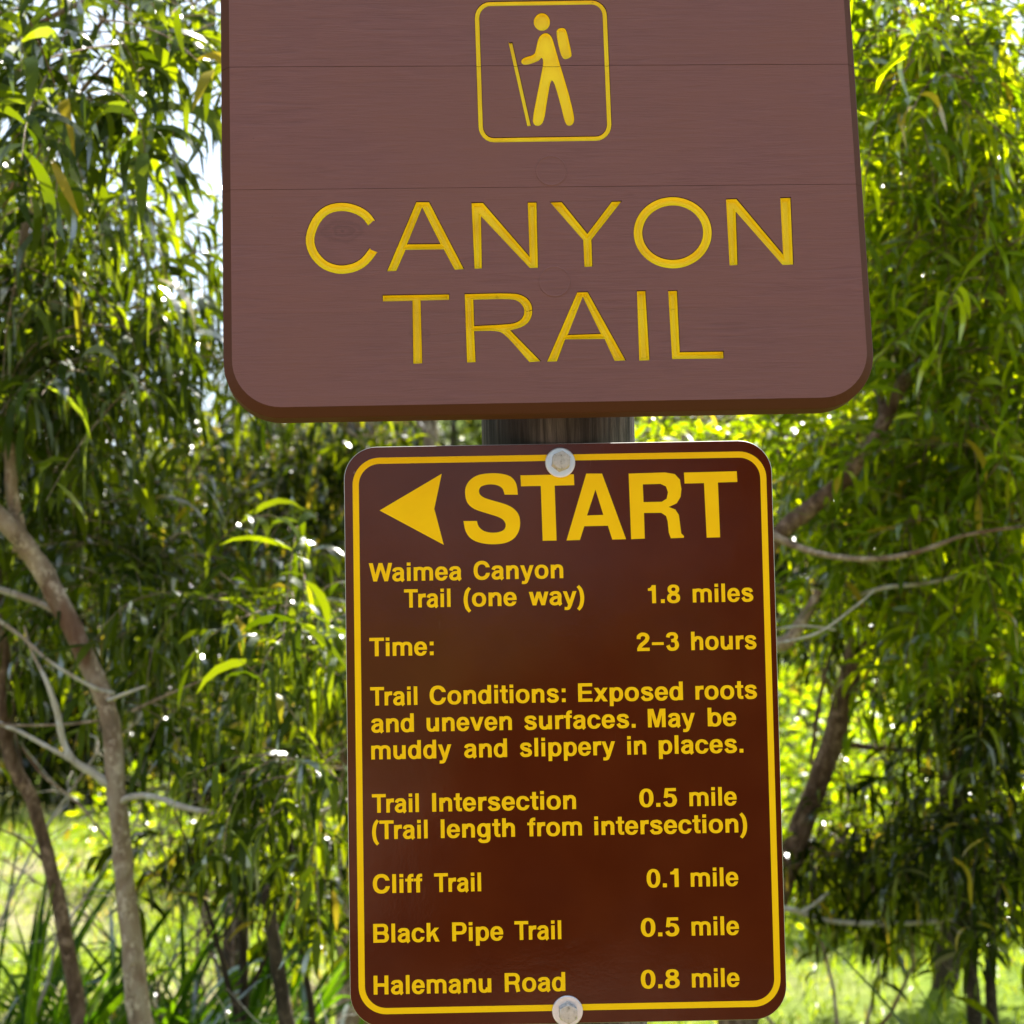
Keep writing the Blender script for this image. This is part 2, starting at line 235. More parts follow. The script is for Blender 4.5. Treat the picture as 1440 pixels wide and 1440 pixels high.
GL = {
 'T': [rect(14,595,598,720), rect(229,0,383,595)],
 'W': [poly((4,720),(180,0),(326,0),(164,720)), poly((180,0),(326,0),(549,720),(395,720)), poly((618,0),(764,0),(549,720),(395,720)), poly((940,720),(780,720),(618,0),(764,0))],
 'C': [cring(372,360,(330,377),(172,240),480,262)],
 'M': [rect(66,0,216,720), rect(617,0,767,720), poly((150,720),(288,720),(490,0),(343,0)), poly((545,720),(683,720),(490,0),(343,0))],
 'E': [rect(74,0,228,720), rect(228,595,620,720), rect(228,305,590,425), rect(228,0,625,125)],
 'B': [rect(72,0,226,720), rect(226,600,450,720), rect(226,306,460,424), ring(445,513,(215,207),(68,88),-90,90), rect(226,0,460,122), ring(450,208,(238,208),(80,88),-90,90)],
 'P': [rect(72,0,226,720), rect(226,598,410,720), rect(226,252,410,374), ring(405,486,(240,234),(88,112),-90,90)],
 'H': [rect(70,0,224,720), rect(500,0,654,720), rect(224,298,500,425)],
 'R': [rect(72,0,226,720), rect(226,598,430,720), rect(226,282,430,404), ring(425,501,(240,219),(88,97),-90,90), rib((400,340,118),(480,325,130),(545,262,145),(565,150,150),(600,0,152))],
 'I': [rect(62,0,218,720)],
 '0': [ring(278,350,(252,364),(100,245))],
 '1': [rect(222,0,374,710), rect(70,488,222,590), poly((222,590),(222,710),(200,650),(130,590))],
 '2': [rib((103,470,150),(118,575,150),(195,640,140),(280,653,135),(385,622,145),(440,525,155),(400,412,155),(300,315,150),(185,215,150),(125,100,150)), rect(42,0,518,128)],
 '3': [rib((105,515,145),(130,600,140),(200,645,130),(278,653,125),(380,628,135),(422,532,150),(370,422,130),(235,388,115)), rib((235,388,115),(395,362,130),(452,215,155),(400,90,140),(278,50,130),(165,80,140),(103,205,148))],
 '5': [rect(118,595,495,715), poly((105,715),(235,715),(195,345),(60,345)), rib((120,372,115),(200,425,120),(290,435,125),(400,385,145),(448,240,155),(400,100,145),(285,52,130),(165,80,140),(103,190,148))],
 '8': [ring(278,532,(224,186),(82,72)), ring(278,193,(252,207),(102,92))],
 '.': [rect(64,0,214,148)], ':': [rect(88,0,240,148), rect(88,385,240,532)],
 '–': [rect(52,225,504,335)],
 '(': [rib((285,-200,120),(170,-30,145),(122,265,155),(170,560,145),(285,730,120))],
 'o': [ring(305,265,(274,281),(124,166))],
 'n': [rect(62,0,210,532), ring(342,336,(214,210),(66,88),0,180), rect(408,0,556,336)],
 'h': [rect(62,0,210,720), ring(342,336,(214,210),(66,88),0,180), rect(408,0,556,336)],
 'm': [rect(58,0,204,532), ring(288,338,(230,208),(84,88),0,180), rect(372,0,518,338), ring(602,338,(230,208),(84,88),0,180), rect(686,0,832,338)],
 'u': [rect(401,0,549,532), ring(269,196,(214,210),(66,88),180,360), rect(55,196,203,532)],
 'r': [rect(64,0,212,532), rib((150,300,120),(185,405,135),(255,462,145),(385,468,150))],
 'a': [rib((103,375,145),(130,440,140),(200,480,120),(285,487,115),(370,470,130),(425,390,148),(425,250,148),(425,120,148),(440,50,145),(480,0,135)), rib((425,315,85),(300,300,110),(180,265,130),(106,165,148),(145,72,130),(240,44,118),(350,78,115),(425,190,90))],
 'e': [('r',278,265,(254,281),(106,168),(ycut(265,281,222,True),ycut(265,168,222,True)),(ycut(265,281,168,True)+360,ycut(265,168,168,True)+360),2.25), rect(150,222,405,318)],
 'c': [cring(285,265,(258,281),(110,166),350,185)],
 'd': [ring(275,265,(246,281),(100,166)), rect(401,0,549,720)],
 'b': [ring(336,265,(246,281),(100,166)), rect(62,0,210,720)],
 'p': [ring(336,265,(246,281),(100,166)), rect(62,-190,210,532)],
 'g': [ring(272,272,(242,272),(96,158)), rect(398,-40,546,532), rib((472,-20,146),(452,-105,140),(380,-150,130),(275,-160,120),(170,-140,125),(113,-62,135))],
 'i': [rect(65,0,213,532), rect(65,596,213,720)], 'l': [rect(65,0,213,720)],
 't': [rect(90,130,238,690), rect(10,430,325,532), rib((164,150,148),(185,78,130),(240,56,118),(320,58,115))],
 'f': [rect(92,0,240,530), rib((166,500,148),(178,612,135),(232,655,122),(325,660,118)), rect(8,430,322,532)],
 's': [rib((450,372,138),(420,445,130),(350,482,122),(270,488,118),(170,468,125),(125,395,145),(180,318,148),(290,275,148),(400,238,148),(450,152,150),(400,70,128),(285,43,118),(170,62,128),(97,168,140))],
 'y': [poly((10,532),(166,532),(350,0),(205,0)), poly((546,532),(394,532),(205,-40),(350,-40)), rib((278,-10,146),(235,-112,138),(170,-145,122),(70,-142,120))],
 'v': [poly((8,532),(164,532),(352,0),(204,0)), poly((548,532),(392,532),(204,0),(352,0))],
 'w': [poly((6,532),(158,532),(290,0),(146,0)), poly((146,0),(290,0),(462,532),(316,532)), poly((488,0),(632,0),(462,532),(316,532)), poly((772,532),(620,532),(488,0),(632,0))],
 'x': [poly((12,532),(186,532),(544,0),(370,0)), poly((544,532),(370,532),(12,0),(186,0))],
 'k': [rect(62,0,210,720), poly((200,160),(200,335),(378,532),(552,532)), poly((282,275),(372,372),(566,0),(396,0))],
}
GL[')'] = mirror(GL['('], 333)
ADV = dict(zip('TWCMEBPHRI0123586.:–()nhmuraecdbpgiltfsyvwxk', [611,944,722,833,667,722,667,722,722,278]+[556]*7+[278,333,556,333,333,611,611,889,611,389,556,556,556,611,611,611,611,278,278,333,333,556,556,556,778,556,556])); ADV['o'] = 611
KERN = {'Tr': -70, 'Wa': -40, '1.': -60, '.8': 0, 'Pi': 0, 'Ti': -10, 'ay': -8, 'Tr': -60}
def catmull(P, sub=4, closed=False):
    P = np.array(P, float); n = len(P); out = []
    for i in range(n if closed else n-1):
        if closed: a, b_, c, d = P[(i-1) % n], P[i], P[(i+1) % n], P[(i+2) % n]
        else: a, b_, c, d = P[max(i-1, 0)], P[i], P[i+1], P[min(i+2, n-1)]
        for k in range(sub):
            t = k/sub
            out.append(.5*((2*b_)+(c-a)*t+(2*a-5*b_+4*c-d)*t*t+(3*b_-a-3*c+d)*t**3))
    if not closed: out.append(P[-1])
    return np.array(out)
class MB:
    def __init__(s): s.v = []; s.f = []
    def add(s, V, F):
        o = len(s.v); s.v += [tuple(map(float, x)) for x in V]; s.f += [tuple(i+o for i in q) for q in F]
    def mesh(s, name, smooth=False):
        me = bpy.data.meshes.new(name); me.from_pydata(s.v, [], s.f)
        if smooth: me.polygons.foreach_set('use_smooth', [True]*len(me.polygons))
        me.update(); return me
def piece_faces(p):
    if p[0] == 'p': return p[1], [tuple(range(len(p[1])))]
    if p[0] == 'r':
        _, cx, cy, ro, ri, s, e, n = p
        so, si = s if isinstance(s, tuple) else (s, s); eo, ei = e if isinstance(e, tuple) else (e, e)
        m = max(10, int(abs(eo-so)/10)); V = []
        for i in range(m+1):
            for (r, a0, a1) in ((ro, so, eo), (ri, si, ei)):
                a = math.radians(a0+(a1-a0)*i/m); c, s_ = math.cos(a), math.sin(a)
                V.append((cx+r[0]*math.copysign(abs(c)**(2/n), c), cy+r[1]*math.copysign(abs(s_)**(2/n), s_)))
        return V, [(2*i, 2*i+2, 2*i+3, 2*i+1) for i in range(m)]
    Q = catmull(p[1], 4); T = np.gradient(Q[:, :2], axis=0); T /= np.linalg.norm(T, axis=1)[:, None]
    nn = np.stack([-T[:, 1], T[:, 0]], 1); V = []
    for q, k in zip(Q, nn): V += [q[:2]+k*q[2]/2, q[:2]-k*q[2]/2]
    return V, [(2*i, 2*i+1, 2*i+3, 2*i+2) for i in range(len(Q)-1)]
CAP = 19.5/720
def add_word(mb, word, x0, x1, y):
    pcs = []; pen = 0; prev = ''
    for ch in word:
        pen += KERN.get(prev+ch, 0)
        for p in GL[ch]:
            V, F = piece_faces(p); pcs.append(([(a+pen, b_) for a, b_ in V], F))
        pen += ADV[ch]; prev = ch
    lo = min(v[0] for V, _ in pcs for v in V); hi = max(v[0] for V, _ in pcs for v in V)
    sx = (x1-x0)/(hi-lo)
    for i, (V, F) in enumerate(pcs):
        V3 = [((x0+(a-lo)*sx)/1000, -.00016-.00002*(i % 3), (-y+b_*CAP)/1000) for a, b_ in V]
        F2 = []
        for f in F:          # every face towards the reader (-y)
            ar = sum(V3[f[k]][0]*V3[f[(k+1) % len(f)]][2]-V3[f[(k+1) % len(f)]][0]*V3[f[k]][2] for k in range(len(f)))
            F2.append(f if ar > 0 else f[::-1])
        mb.add(V3, F2)

def fr_matrix(R, t):
    "camera-frame pose (x right, y down, z forward) -> world; local x right, y back, z up"
    Cw = np.stack([right, down, fwd], 1); R = Cw @ np.array(R); o = CAM + Cw @ np.array(t)
    return Matrix([[R[i, 0], R[i, 2], -R[i, 1], o[i]] for i in range(3)] + [[0, 0, 0, 1]])
ML = fr_matrix([[0.99981,0.01813,-0.0074],[-0.01755,0.99723,0.07222],[0.00868,-0.07207,0.99736]], [0.0487,-0.0731,1.977])
MBG = fr_matrix([[0.9973,0.03281,-0.06567],[-0.0217,0.98635,0.16323],[0.07013,-0.16136,0.9844]], [0.0323,-0.475,1.9672])

def rrect(x0, y0, x1, y1, r, n=8):
    "rounded rectangle, counter-clockwise seen with y up"
    P = []
    for cx, cy, a in ((x1-r, y0+r, -90), (x1-r, y1-r, 0), (x0+r, y1-r, 90), (x0+r, y0+r, 180)):
        for k in range(n+1):
            t = math.radians(a+90*k/n); P.append((cx+r*math.cos(t), cy+r*math.sin(t)))
    return P
def loft(mb, loops, close0=True, close1=True):
    n = len(loops[0]); V = [p for L in loops for p in L]; F = []
    for k in range(len(loops)-1):
        for i in range(n):
            j = (i+1) % n; F.append((k*n+i, k*n+j, (k+1)*n+j, (k+1)*n+i))
    if close0: F.append(tuple(range(n))[::-1])
    if close1: F.append(tuple((len(loops)-1)*n+i for i in range(n)))
    mb.add(V, F)

# ------------------------------------------------------------------ the post
root_post = empty('sign_post', (0, 0, 0))
tag(root_post, 'round weathered grey wooden post behind the two brown signs', 'post')
Lw = ML @ Vector((.002, .090, -.3)); upv = (ML.to_3x3() @ Vector((0, 0, 1))).normalized()
bot = Lw - upv*((Lw.z+.3)/upv.z); top = Lw + upv*((2.42-Lw.z)/upv.z)
rz = Vector((1, 0, 0)); rx = (rz - upv*rz.dot(upv)).normalized(); ry = upv.cross(rx)
V = []; nseg = 48; nst = 30; rng = random.Random(4)
kn = [(rng.uniform(0, 6.3), rng.uniform(.002, .004), rng.choice((1, 2, 3, 5, 9))) for _ in range(6)]
for i in range(nst+1):
    c = bot.lerp(top, i/nst)
    for k in range(nseg):
        a = k/nseg*2*math.pi; r = .0855+sum(m_*math.cos(q*a+ph+.2*i) for ph, m_, q in kn)*.25
        V.append(c+rx*math.cos(a)*r+ry*math.sin(a)*r)
F = [(i*nseg+k, i*nseg+(k+1) % nseg, (i+1)*nseg+(k+1) % nseg, (i+1)*nseg+k) for i in range(nst) for k in range(nseg)]
mb = MB(); mb.add(V, F); mb.f.append(tuple(nst*nseg+k for k in range(nseg))); mb.f.append(tuple(range(nseg))[::-1])
link('log', mb.mesh('log', True), M_post, root_post)

# ------------------------------------------------------------------ the printed metal sign
sheet = empty('trail_distance_sign'); sheet.matrix_world = ML
tag(sheet, 'glossy brown metal sign with yellow START arrow, bolted below the wooden sign', 'sign')
mb = MB(); hw, hh = .2286, .6096
def RR(inset, y, r): return [(x, y, z) for x, z in rrect(-hw+inset, -hh+inset, hw-inset, -inset, r, 10)]
loft(mb, [RR(.0005, 0, .0345), RR(0, .0005, .035), RR(0, .0025, .035)])
me = mb.mesh('panel'); me.materials.append(M_sheet); me.materials.append(M_alu)
for p in me.polygons: p.material_index = 0 if abs(p.normal.y) > .95 and p.center.y < .001 else 1
link('panel', me, None, sheet)
mb = MB(); o = rrect(-.2195, -.5963, .2225, -.0118, .029, 12); i_ = rrect(-.2195+.0066, -.5963+.0064, .2225-.0066, -.0118-.0066, .0225, 12)
n = len(o); mb.add([(x, -.00015, z) for x, z in o]+[(x, -.00015, z) for x, z in i_], [(k, (k+1) % n, n+(k+1) % n, n+k) for k in range(n)])
link('border_line', mb.mesh('border_line'), M_print, sheet)
mb = MB(); mb.add([(x/1000, -.00016, -y/1000) for x, y in ARROW], [(0, 3, 2), (0, 2, 1)])
link('arrow', mb.mesh('arrow'), M_print, sheet)
for qi, loops in enumerate(ST):
    if qi == 0: S0 = loops[0]; loops = [[tuple(p) for p in catmull(S0[:21], 4)]+[tuple(p) for p in catmull(S0[21:], 4)]]
    L3 = [[Vector((x/1000, 0, -y/1000)) for x, y in lp] for lp in loops]
    flat = [p for l in L3 for p in l]
    tri = tessellate_polygon([[Vector((p.x, p.z, 0)) for p in l] for l in L3])
    V3 = [(p.x, -.00016, p.z) for p in flat]; F2 = []
    for f in tri:
        ar = sum(V3[f[k]][0]*V3[f[(k+1) % 3]][2]-V3[f[(k+1) % 3]][0]*V3[f[k]][2] for k in range(3))
        F2.append(f if ar > 0 else f[::-1])
    mb = MB(); mb.add(V3, F2); link('printed_letter', mb.mesh('printed_letter'), M_print, sheet)
rows = {}
for wd, x0, x1, y in WORDS:
    key = (round(y/9), x0 > 20 and wd[0] in '0123456789' or (x0 > 100 and any(k[0] == round(y/9) and k[1] for k in rows)))
    rows.setdefault(key, []).append((wd, x0, x1, y))
for key, ws in rows.items():
    ym = sum(q[3] for q in ws)/len(ws); mb = MB()
    for wd, x0, x1, y in ws: add_word(mb, wd, x0, x1, ym)
    link('printed_line', mb.mesh('printed_line'), M_print, sheet)
def bolt(x, y, rot, sx_, sz_):
    mb = MB(); n = 40
    def circ(r, yy, ox=0, oz=0): return [(x+ox+r*math.cos(k/n*2*math.pi), yy, y+oz+r*math.sin(k/n*2*math.pi)) for k in range(n)]
    loft(mb, [circ(.0160, -.0002), circ(.0162, -.0012), circ(.0158, -.0022), circ(.0150, -.0025)])
    wv = mb.mesh('washer', False); wo = link('washer', wv, M_zinc, sheet)
    mb = MB(); n6 = 6
    def hexa(r, yy): return [(x+r*math.cos(k/6*2*math.pi+rot)+sx_*(-.0024-yy)/.0076, yy, y+r*math.sin(k/6*2*math.pi+rot)+sz_*(-.0024-yy)/.0076) for k in range(6)]
    loft(mb, [hexa(.0104, -.0024), hexa(.0104, -.0100)], True, False)
    # domed chamfered head
    V = list(hexa(.0104, -.0100)); m = 24
    c1_ = [(x+sx_+.0090*math.cos(k/m*2*math.pi+rot), -.0112, y+sz_+.0090*math.sin(k/m*2*math.pi+rot)) for k in range(m)]
    c2_ = [(x+sx_+.0055*math.cos(k/m*2*math.pi+rot), -.0115, y+sz_+.0055*math.sin(k/m*2*math.pi+rot)) for k in range(m)]
    F = []
    for s_ in range(6):
        for k in range(4):
            a = 6+(s_*4+k) % m; b_ = 6+(s_*4+k+1) % m
            F.append((s_ if k < 2 else (s_+1) % 6, a, b_)) if k != 2 else F.append(((s_+1) % 6, a, b_))
            if k == 1: F.append((s_, b_, (s_+1) % 6))
    for k in range(m): F.append((6+k, 6+m+k, 6+m+(k+1) % m, 6+(k+1) % m))
    F.append(tuple(6+m+k for k in range(m)))
    mb.add(V+c1_+c2_, F)
    ho = link('bolt_head', mb.mesh('bolt_head'), M_bolt, wo)
    bmn = bmesh.new(); bmn.from_mesh(ho.data); bmesh.ops.recalc_face_normals(bmn, faces=bmn.faces); bmn.to_mesh(ho.data); bmn.free()
    bmn = bmesh.new(); bmn.from_mesh(wv); bmesh.ops.recalc_face_normals(bmn, faces=bmn.faces); bmn.to_mesh(wv); bmn.free()
bolt(.0024, -.0205, math.radians(22), .0012, .0016); bolt(-.0015, -.5965, math.radians(31), .0008, -.0014)

# ------------------------------------------------------------------ the routed wooden sign
wood = empty('wooden_trailhead_sign'); wood.matrix_world = MBG
tag(wood, 'thick brown wooden sign with carved yellow CANYON TRAIL lettering and hiker symbol', 'sign')
X0, X1, ZB, ZT = -.3398, .3398, -.3763, .235; BEV = .0095; TH = .036
bm = bmesh.new()
def ol(inset, y, r): return [(x, y, z) for x, z in rrect(X0+inset, ZB+inset, X1-inset, ZT-inset, r, 12)]
mb = MB(); loft(mb, [ol(BEV, 0, .050), ol(.0012, BEV-.0008, .0585), ol(0, BEV+.0012, .0595), ol(0, TH-.002, .0595), ol(.002, TH, .0575)])
base = mb.mesh('board_blank')
# cutters
cut = MB()
def groove(P, wid, closed):
    P = [(x/1000, -y/1000) for x, y in P]; wv = wid/2000
    Q = catmull(P, 3, bool(closed)) if len(P) > 2 and len(P) != 28 else np.array(P, float)
    n = len(Q)
    if closed: T = np.roll(Q, -1, 0)-np.roll(Q, 1, 0)
    else: T = np.gradient(Q, axis=0)
    T /= np.linalg.norm(T, axis=1)[:, None]; nn = np.stack([-T[:, 1], T[:, 0]], 1)
    dep = .0042*min(1, wid/10)
    prof = [(-wv, -.003), (-wv, 0), (-(wv-.0005), .0013), (-wv*.28, dep), (wv*.28, dep), (wv-.0005, .0013), (wv, 0), (wv, -.003)]
    rings_ = []
    for k in range(n): rings_.append([(Q[k][0]+nn[k][0]*a, y, Q[k][1]+nn[k][1]*a) for a, y in prof])
    if not closed:      # sloping ends
        def endring(k, sgn):
            R = []
            for a, y in prof:
                back = 0 if y <= 0 else (.0008 if y < .002 else wv*.75)
                R.append((Q[k][0]+nn[k][0]*a+sgn*T[k][0]*back, y, Q[k][1]+nn[k][1]*a+sgn*T[k][1]*back))
            return R
        rings_[0] = endring(0, 1); rings_[-1] = endring(n-1, -1)
        if n == 2:
            pass
    if n == 2 and abs(T[0][1]) > .5:       # steep strokes end on a level line
        sg = 1 if nn[0][0] > 0 else -1; hx = sg/abs(nn[0][0])
        for k in (0, 1):
            zc = Q[k][1]; sgn = 1 if Q[1-k][1] > zc else -1
            R_ = []
            for a, y in prof:
                back = 0 if y <= 0 else (.0008 if y < .002 else wv*.75)
                z_ = zc+sgn*back; xo = (z_-zc)*(T[k][0]/T[k][1])
                R_.append((Q[k][0]+xo+hx*a, y, z_))
            rings_[k] = R_
    m = len(prof); V = [p for r in rings_ for p in r]; F = []
    for k in range(n if closed else n-1):
        k2 = (k+1) % n
        for i in range(m): F.append((k*m+i, k*m+(i+1) % m, k2*m+(i+1) % m, k2*m+i))
    if not closed: F.append(tuple(range(m))[::-1]); F.append(tuple((n-1)*m+i for i in range(m)))
    c = MB(); c.add(V, F); return c.mesh('cutter')
def pocket(P, inset=.0020, dep=.0034):
    P = np.array([(x/1000, -y/1000) for x, y in P]); n = len(P)
    ar = sum(P[i][0]*P[(i+1) % n][1]-P[(i+1) % n][0]*P[i][1] for i in range(n))
    if ar < 0: P = P[::-1]
    def off(d):
        O = []
        for i in range(n):
            a, b_, c = P[i-1], P[i], P[(i+1) % n]
            e1 = (b_-a)/np.linalg.norm(b_-a); e2 = (c-b_)/np.linalg.norm(c-b_)
            n1 = np.array([-e1[1], e1[0]]); n2 = np.array([-e2[1], e2[0]]); m_ = n1+n2; m_ /= np.linalg.norm(m_)
            O.append(b_+m_*d/max(.5, m_ @ n1))
        return O
    c = MB(); loft(c, [[(x, -.003, z) for x, z in P], [(x, 0, z) for x, z in P], [(x, .0009, z) for x, z in off(.0002)], [(x, dep*.75, z) for x, z in off(inset*.55)], [(x, dep, z) for x, z in off(inset)]])
    return c.mesh('cutter')
def letter_pocket(loops, wall=.0005, slope=.0036, dep=.0055):
    "routed letter outline with counters: short dark wall, sloping painted sides, narrow floor"
    L = [np.array([(x/1000, -y/1000) for x, y in lp]) for lp in loops]; R_ = []
    for k, P in enumerate(L):
        n = len(P); ar = sum(P[i][0]*P[(i+1) % n][1]-P[(i+1) % n][0]*P[i][1] for i in range(n))
        if (ar < 0) == (k == 0): P = P[::-1]
        R_.append(P)
    def off(P, d):
        n = len(P); O = []
        for i in range(n):
            a, b_, c = P[i-1], P[i], P[(i+1) % n]; e1 = (b_-a)/np.linalg.norm(b_-a); e2 = (c-b_)/np.linalg.norm(c-b_)
            n1 = np.array([-e1[1], e1[0]]); n2 = np.array([-e2[1], e2[0]]); m_ = n1+n2; m_ /= max(1e-6, np.linalg.norm(m_))
            O.append(b_+m_*d/max(.42, m_ @ n1))
        return O
    c = MB(); levels = [(-.003, 0), (0, 0), (.0018, wall), (dep, slope)]; caps = []
    for P in R_:
        loft(c, [[(x, y, z) for x, z in off(P, d)] for y, d in levels], False, False)
    for y, d in (levels[0], levels[-1]):
        V = [[Vector((x, z, 0)) for x, z in off(P, d)] for P in R_]; flat = [p for l in V for p in l]
        c.add([(p.x, y, p.y) for p in flat], [tuple(t) for t in tessellate_polygon(V)])
    me = c.mesh('cutter'); b_ = bmesh.new(); b_.from_mesh(me); bmesh.ops.remove_doubles(b_, verts=b_.verts, dist=1e-7); b_.to_mesh(me); b_.free(); return me
def slope_of(g_):
    return .0024 if g_ in (2,) else .0031
def soften(P, hi, lo=6):
    "cut shallow corners so curves read as curves, keep the sharp ones"
    O = []; n = len(P)
    for i in range(n):
        a, b_, c = (np.array(q, float) for q in (P[i-1], P[i], P[(i+1) % n])); e1 = b_-a; e2 = c-b_
        t = abs(math.degrees(math.atan2(e1[0]*e2[1]-e1[1]*e2[0], e1 @ e2)))
        if lo < t < hi: O += [tuple(b_-e1*.27), tuple(b_+e2*.27)]
        else: O.append(tuple(b_))
    return O
POLYS = [soften(soften(P, 80), 60) for P in POLYS]
LETTERS = [[soften(soften(P, 48), 30) if q == 3 else P for P in L_] for q, L_ in enumerate(LETTERS)]
cutters = [groove(P, wd*(1.18 if not cl and len(P) == 2 else 1), cl) for P, wd, cl in STROKES2] + [pocket(P) for P in POLYS] + [letter_pocket(L_, slope=slope_of(q)) for q, L_ in enumerate(LETTERS)]
def clean(me):
    b_ = bmesh.new(); b_.from_mesh(me); bmesh.ops.recalc_face_normals(b_, faces=b_.faces); b_.to_mesh(me); b_.free(); return me
for c in cutters+[base]: clean(c)
seams = [ZT+.01, .1336, 0, -.1348, -.2680, ZB-.01]; gaps = [0, .0003, .00024, .00020, .00004, 0]
dg_objs = []
def evaluated(o):
    bpy.context.view_layer.update(); dg = bpy.context.evaluated_depsgraph_get()
    return bpy.data.meshes.new_from_object(o.evaluated_get(dg))
LETTERS = []   # yellow faces gathered per letter
letter_boxes = [('routed_letter', a, b_, z0, z1) for a, b_, z0, z1 in
    [(-.262,-.172,-.235,-.14), (-.172,-.0815,-.235,-.14), (-.0815,-.003,-.235,-.14), (-.003,.0735,-.235,-.14), (.0735,.1665,-.235,-.14), (.1665,.27,-.235,-.14),
     (-.18,-.0965,-.34,-.235), (-.0965,-.0075,-.34,-.235), (-.0075,.083,-.34,-.235), (.083,.1165,-.34,-.235), (.1165,.2,-.34,-.235)]]
yel = {}
for i in range(5):
    zt, zb = seams[i]-gaps[i], seams[i+1]+gaps[i+1]
    b_ = bmesh.new(); b_.from_mesh(base)
    for co, no in (((0, 0, zt), (0, 0, 1)), ((0, 0, zb), (0, 0, -1))):
        r = bmesh.ops.bisect_plane(b_, geom=b_.verts[:]+b_.edges[:]+b_.faces[:], plane_co=co, plane_no=no, clear_outer=True)
        ed = [e for e in r['geom_cut'] if isinstance(e, bmesh.types.BMEdge)]
        if ed: bmesh.ops.contextual_create(b_, geom=ed)
    bmesh.ops.recalc_face_normals(b_, faces=b_.faces)
    # soften the long edges beside each joint
    me = bpy.data.meshes.new('plank'); b_.to_mesh(me); b_.free()
    me.materials.append(M_wood); me.materials.append(M_edge_shade); me.materials.append(M_rim_shade); me.materials.append(M_yel)
    tmp = link('plank', me)
    for c in cutters:
        zs = [v.co.z for v in c.vertices]
        if min(zs) > zt or max(zs) < zb: continue
        co_ = bpy.data.objects.new('cut', c); C.objects.link(co_)
        def vol(m_):
            q_ = bmesh.new(); q_.from_mesh(m_); v_ = abs(q_.calc_volume()); q_.free(); return v_
        v0 = vol(tmp.data); good = None
        for att, sol in enumerate(('EXACT', 'EXACT', 'EXACT', 'MANIFOLD', 'MANIFOLD', 'EXACT')):
            co_.location = (.00003*att, -.00002*att, .00002*att)
            md = tmp.modifiers.new('b', 'BOOLEAN'); md.operation = 'DIFFERENCE'; md.object = co_
            try: md.solver = sol
            except TypeError: md.solver = 'EXACT'
            nm = evaluated(tmp); tmp.modifiers.clear(); v1 = vol(nm)
            if .9*v0 < v1 <= v0*1.0001: good = nm; break
        if good is not None: tmp.data = good
        else: print('CUT FAILED', i)
        bpy.data.objects.remove(co_)
    me = tmp.data
    for p in me.polygons:
        c = p.center; inner = abs(c.x) < .30 and -.335 < c.z < .14
        y = c.y
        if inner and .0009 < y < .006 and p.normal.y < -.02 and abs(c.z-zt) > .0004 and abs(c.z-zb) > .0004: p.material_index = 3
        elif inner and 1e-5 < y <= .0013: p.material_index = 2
        elif y < .0000101: p.material_index = 0
        else: p.material_index = 1
    # split painted faces off to the letters
    b_ = bmesh.new(); b_.from_mesh(me); groups = {}
    for f in b_.faces:
        if f.material_index in (2, 3):
            c = f.calc_center_median(); key = 'symbol'
            for q, (nm_, a, bb, z0, z1) in enumerate(letter_boxes):
                if a <= c.x < bb and z0 <= c.z < z1: key = q
            yel.setdefault(key, []).append(([v.co.copy() for v in f.verts], f.material_index)); groups.setdefault(key, []).append(f)
    kill = [f for g_ in groups.values() for f in g_]
    bmesh.ops.delete(b_, geom=kill, context='FACES'); b_.to_mesh(me); b_.free()
    tmp.parent = wood
for key, fs in sorted(yel.items(), key=lambda q: str(q[0])):
    V = []; F = []; MI = []
    for co, mi in fs:
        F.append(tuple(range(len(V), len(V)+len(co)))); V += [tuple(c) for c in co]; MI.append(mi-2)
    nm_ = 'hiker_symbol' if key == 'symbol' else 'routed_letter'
    me = bpy.data.meshes.new(nm_); me.from_pydata(V, [], F); me.materials.append(M_rim_shade); me.materials.append(M_yel)
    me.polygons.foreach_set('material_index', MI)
    b_ = bmesh.new(); b_.from_mesh(me); bmesh.ops.remove_doubles(b_, verts=b_.verts, dist=1e-6); b_.to_mesh(me); b_.free()
    link(nm_, me, None, wood)
for c in cutters+[base]: bpy.data.meshes.remove(c)
# wooden plugs over the fixing screws: a fine recessed ring round a flush disc
for px_, pz_ in ((.0051, -.1170), (.0044, -.2380)):
    mb = MB(); n = 40
    def cc(r, y): return [(px_+r*math.cos(-k/n*2*math.pi), y, pz_+r*math.sin(-k/n*2*math.pi)) for k in range(n)]
    loft(mb, [cc(.0170, .0001), cc(.0165, -.00050), cc(.0156, -.00062), cc(.0148, -.00025)][::-1], True, False)
    link('screw_plug', clean(mb.mesh('screw_plug')), M_wood, wood)

# ------------------------------------------------------------------ ground and hills
def groundmat():
    m, nt, b = mat('meadow_ground', (.12, .14, .03), .95, .1)
    c = coords(nt, (1, 1, 1)); big = noise(nt, c, .35, 4, .6, .4); fine = noise(nt, c, 6, 5, .7); dry = noise(nt, c, .22, 3, .5, .8)
    g_ = ramp(nt, fine, [(.3, (.048, .080, .005)), (.5, (.088, .135, .007)), (.7, (.13, .165, .015))])
    d_ = ramp(nt, fine, [(.3, (.10, .08, .045)), (.55, (.20, .165, .10)), (.7, (.27, .235, .16))])
    nt.links.new(mix(nt, ramp(nt, dry, [(.47, G3(0)), (.62, G3(.85))]), g_, d_), b.inputs['Base Color'])
    bump(nt, b, fine, .8, .03); return m
M_ground = groundmat()
def hgt(x, y):
    d = np.hypot(x, y-5); s = np.clip((y-30)/60, 0, 1)
    return .05*np.sin(x*.7)*np.cos(y*.45)*np.clip((y-4)/6, 0, 1) + 16*s*s*(3-2*s)*(1+.25*np.sin(x*.05)) 
rr = np.concatenate([[.5], np.geomspace(1, 900, 90)]); aa = np.linspace(0, 2*np.pi, 121)[:-1]
X = rr[:, None]*np.sin(aa)[None]; Y = rr[:, None]*np.cos(aa)[None]
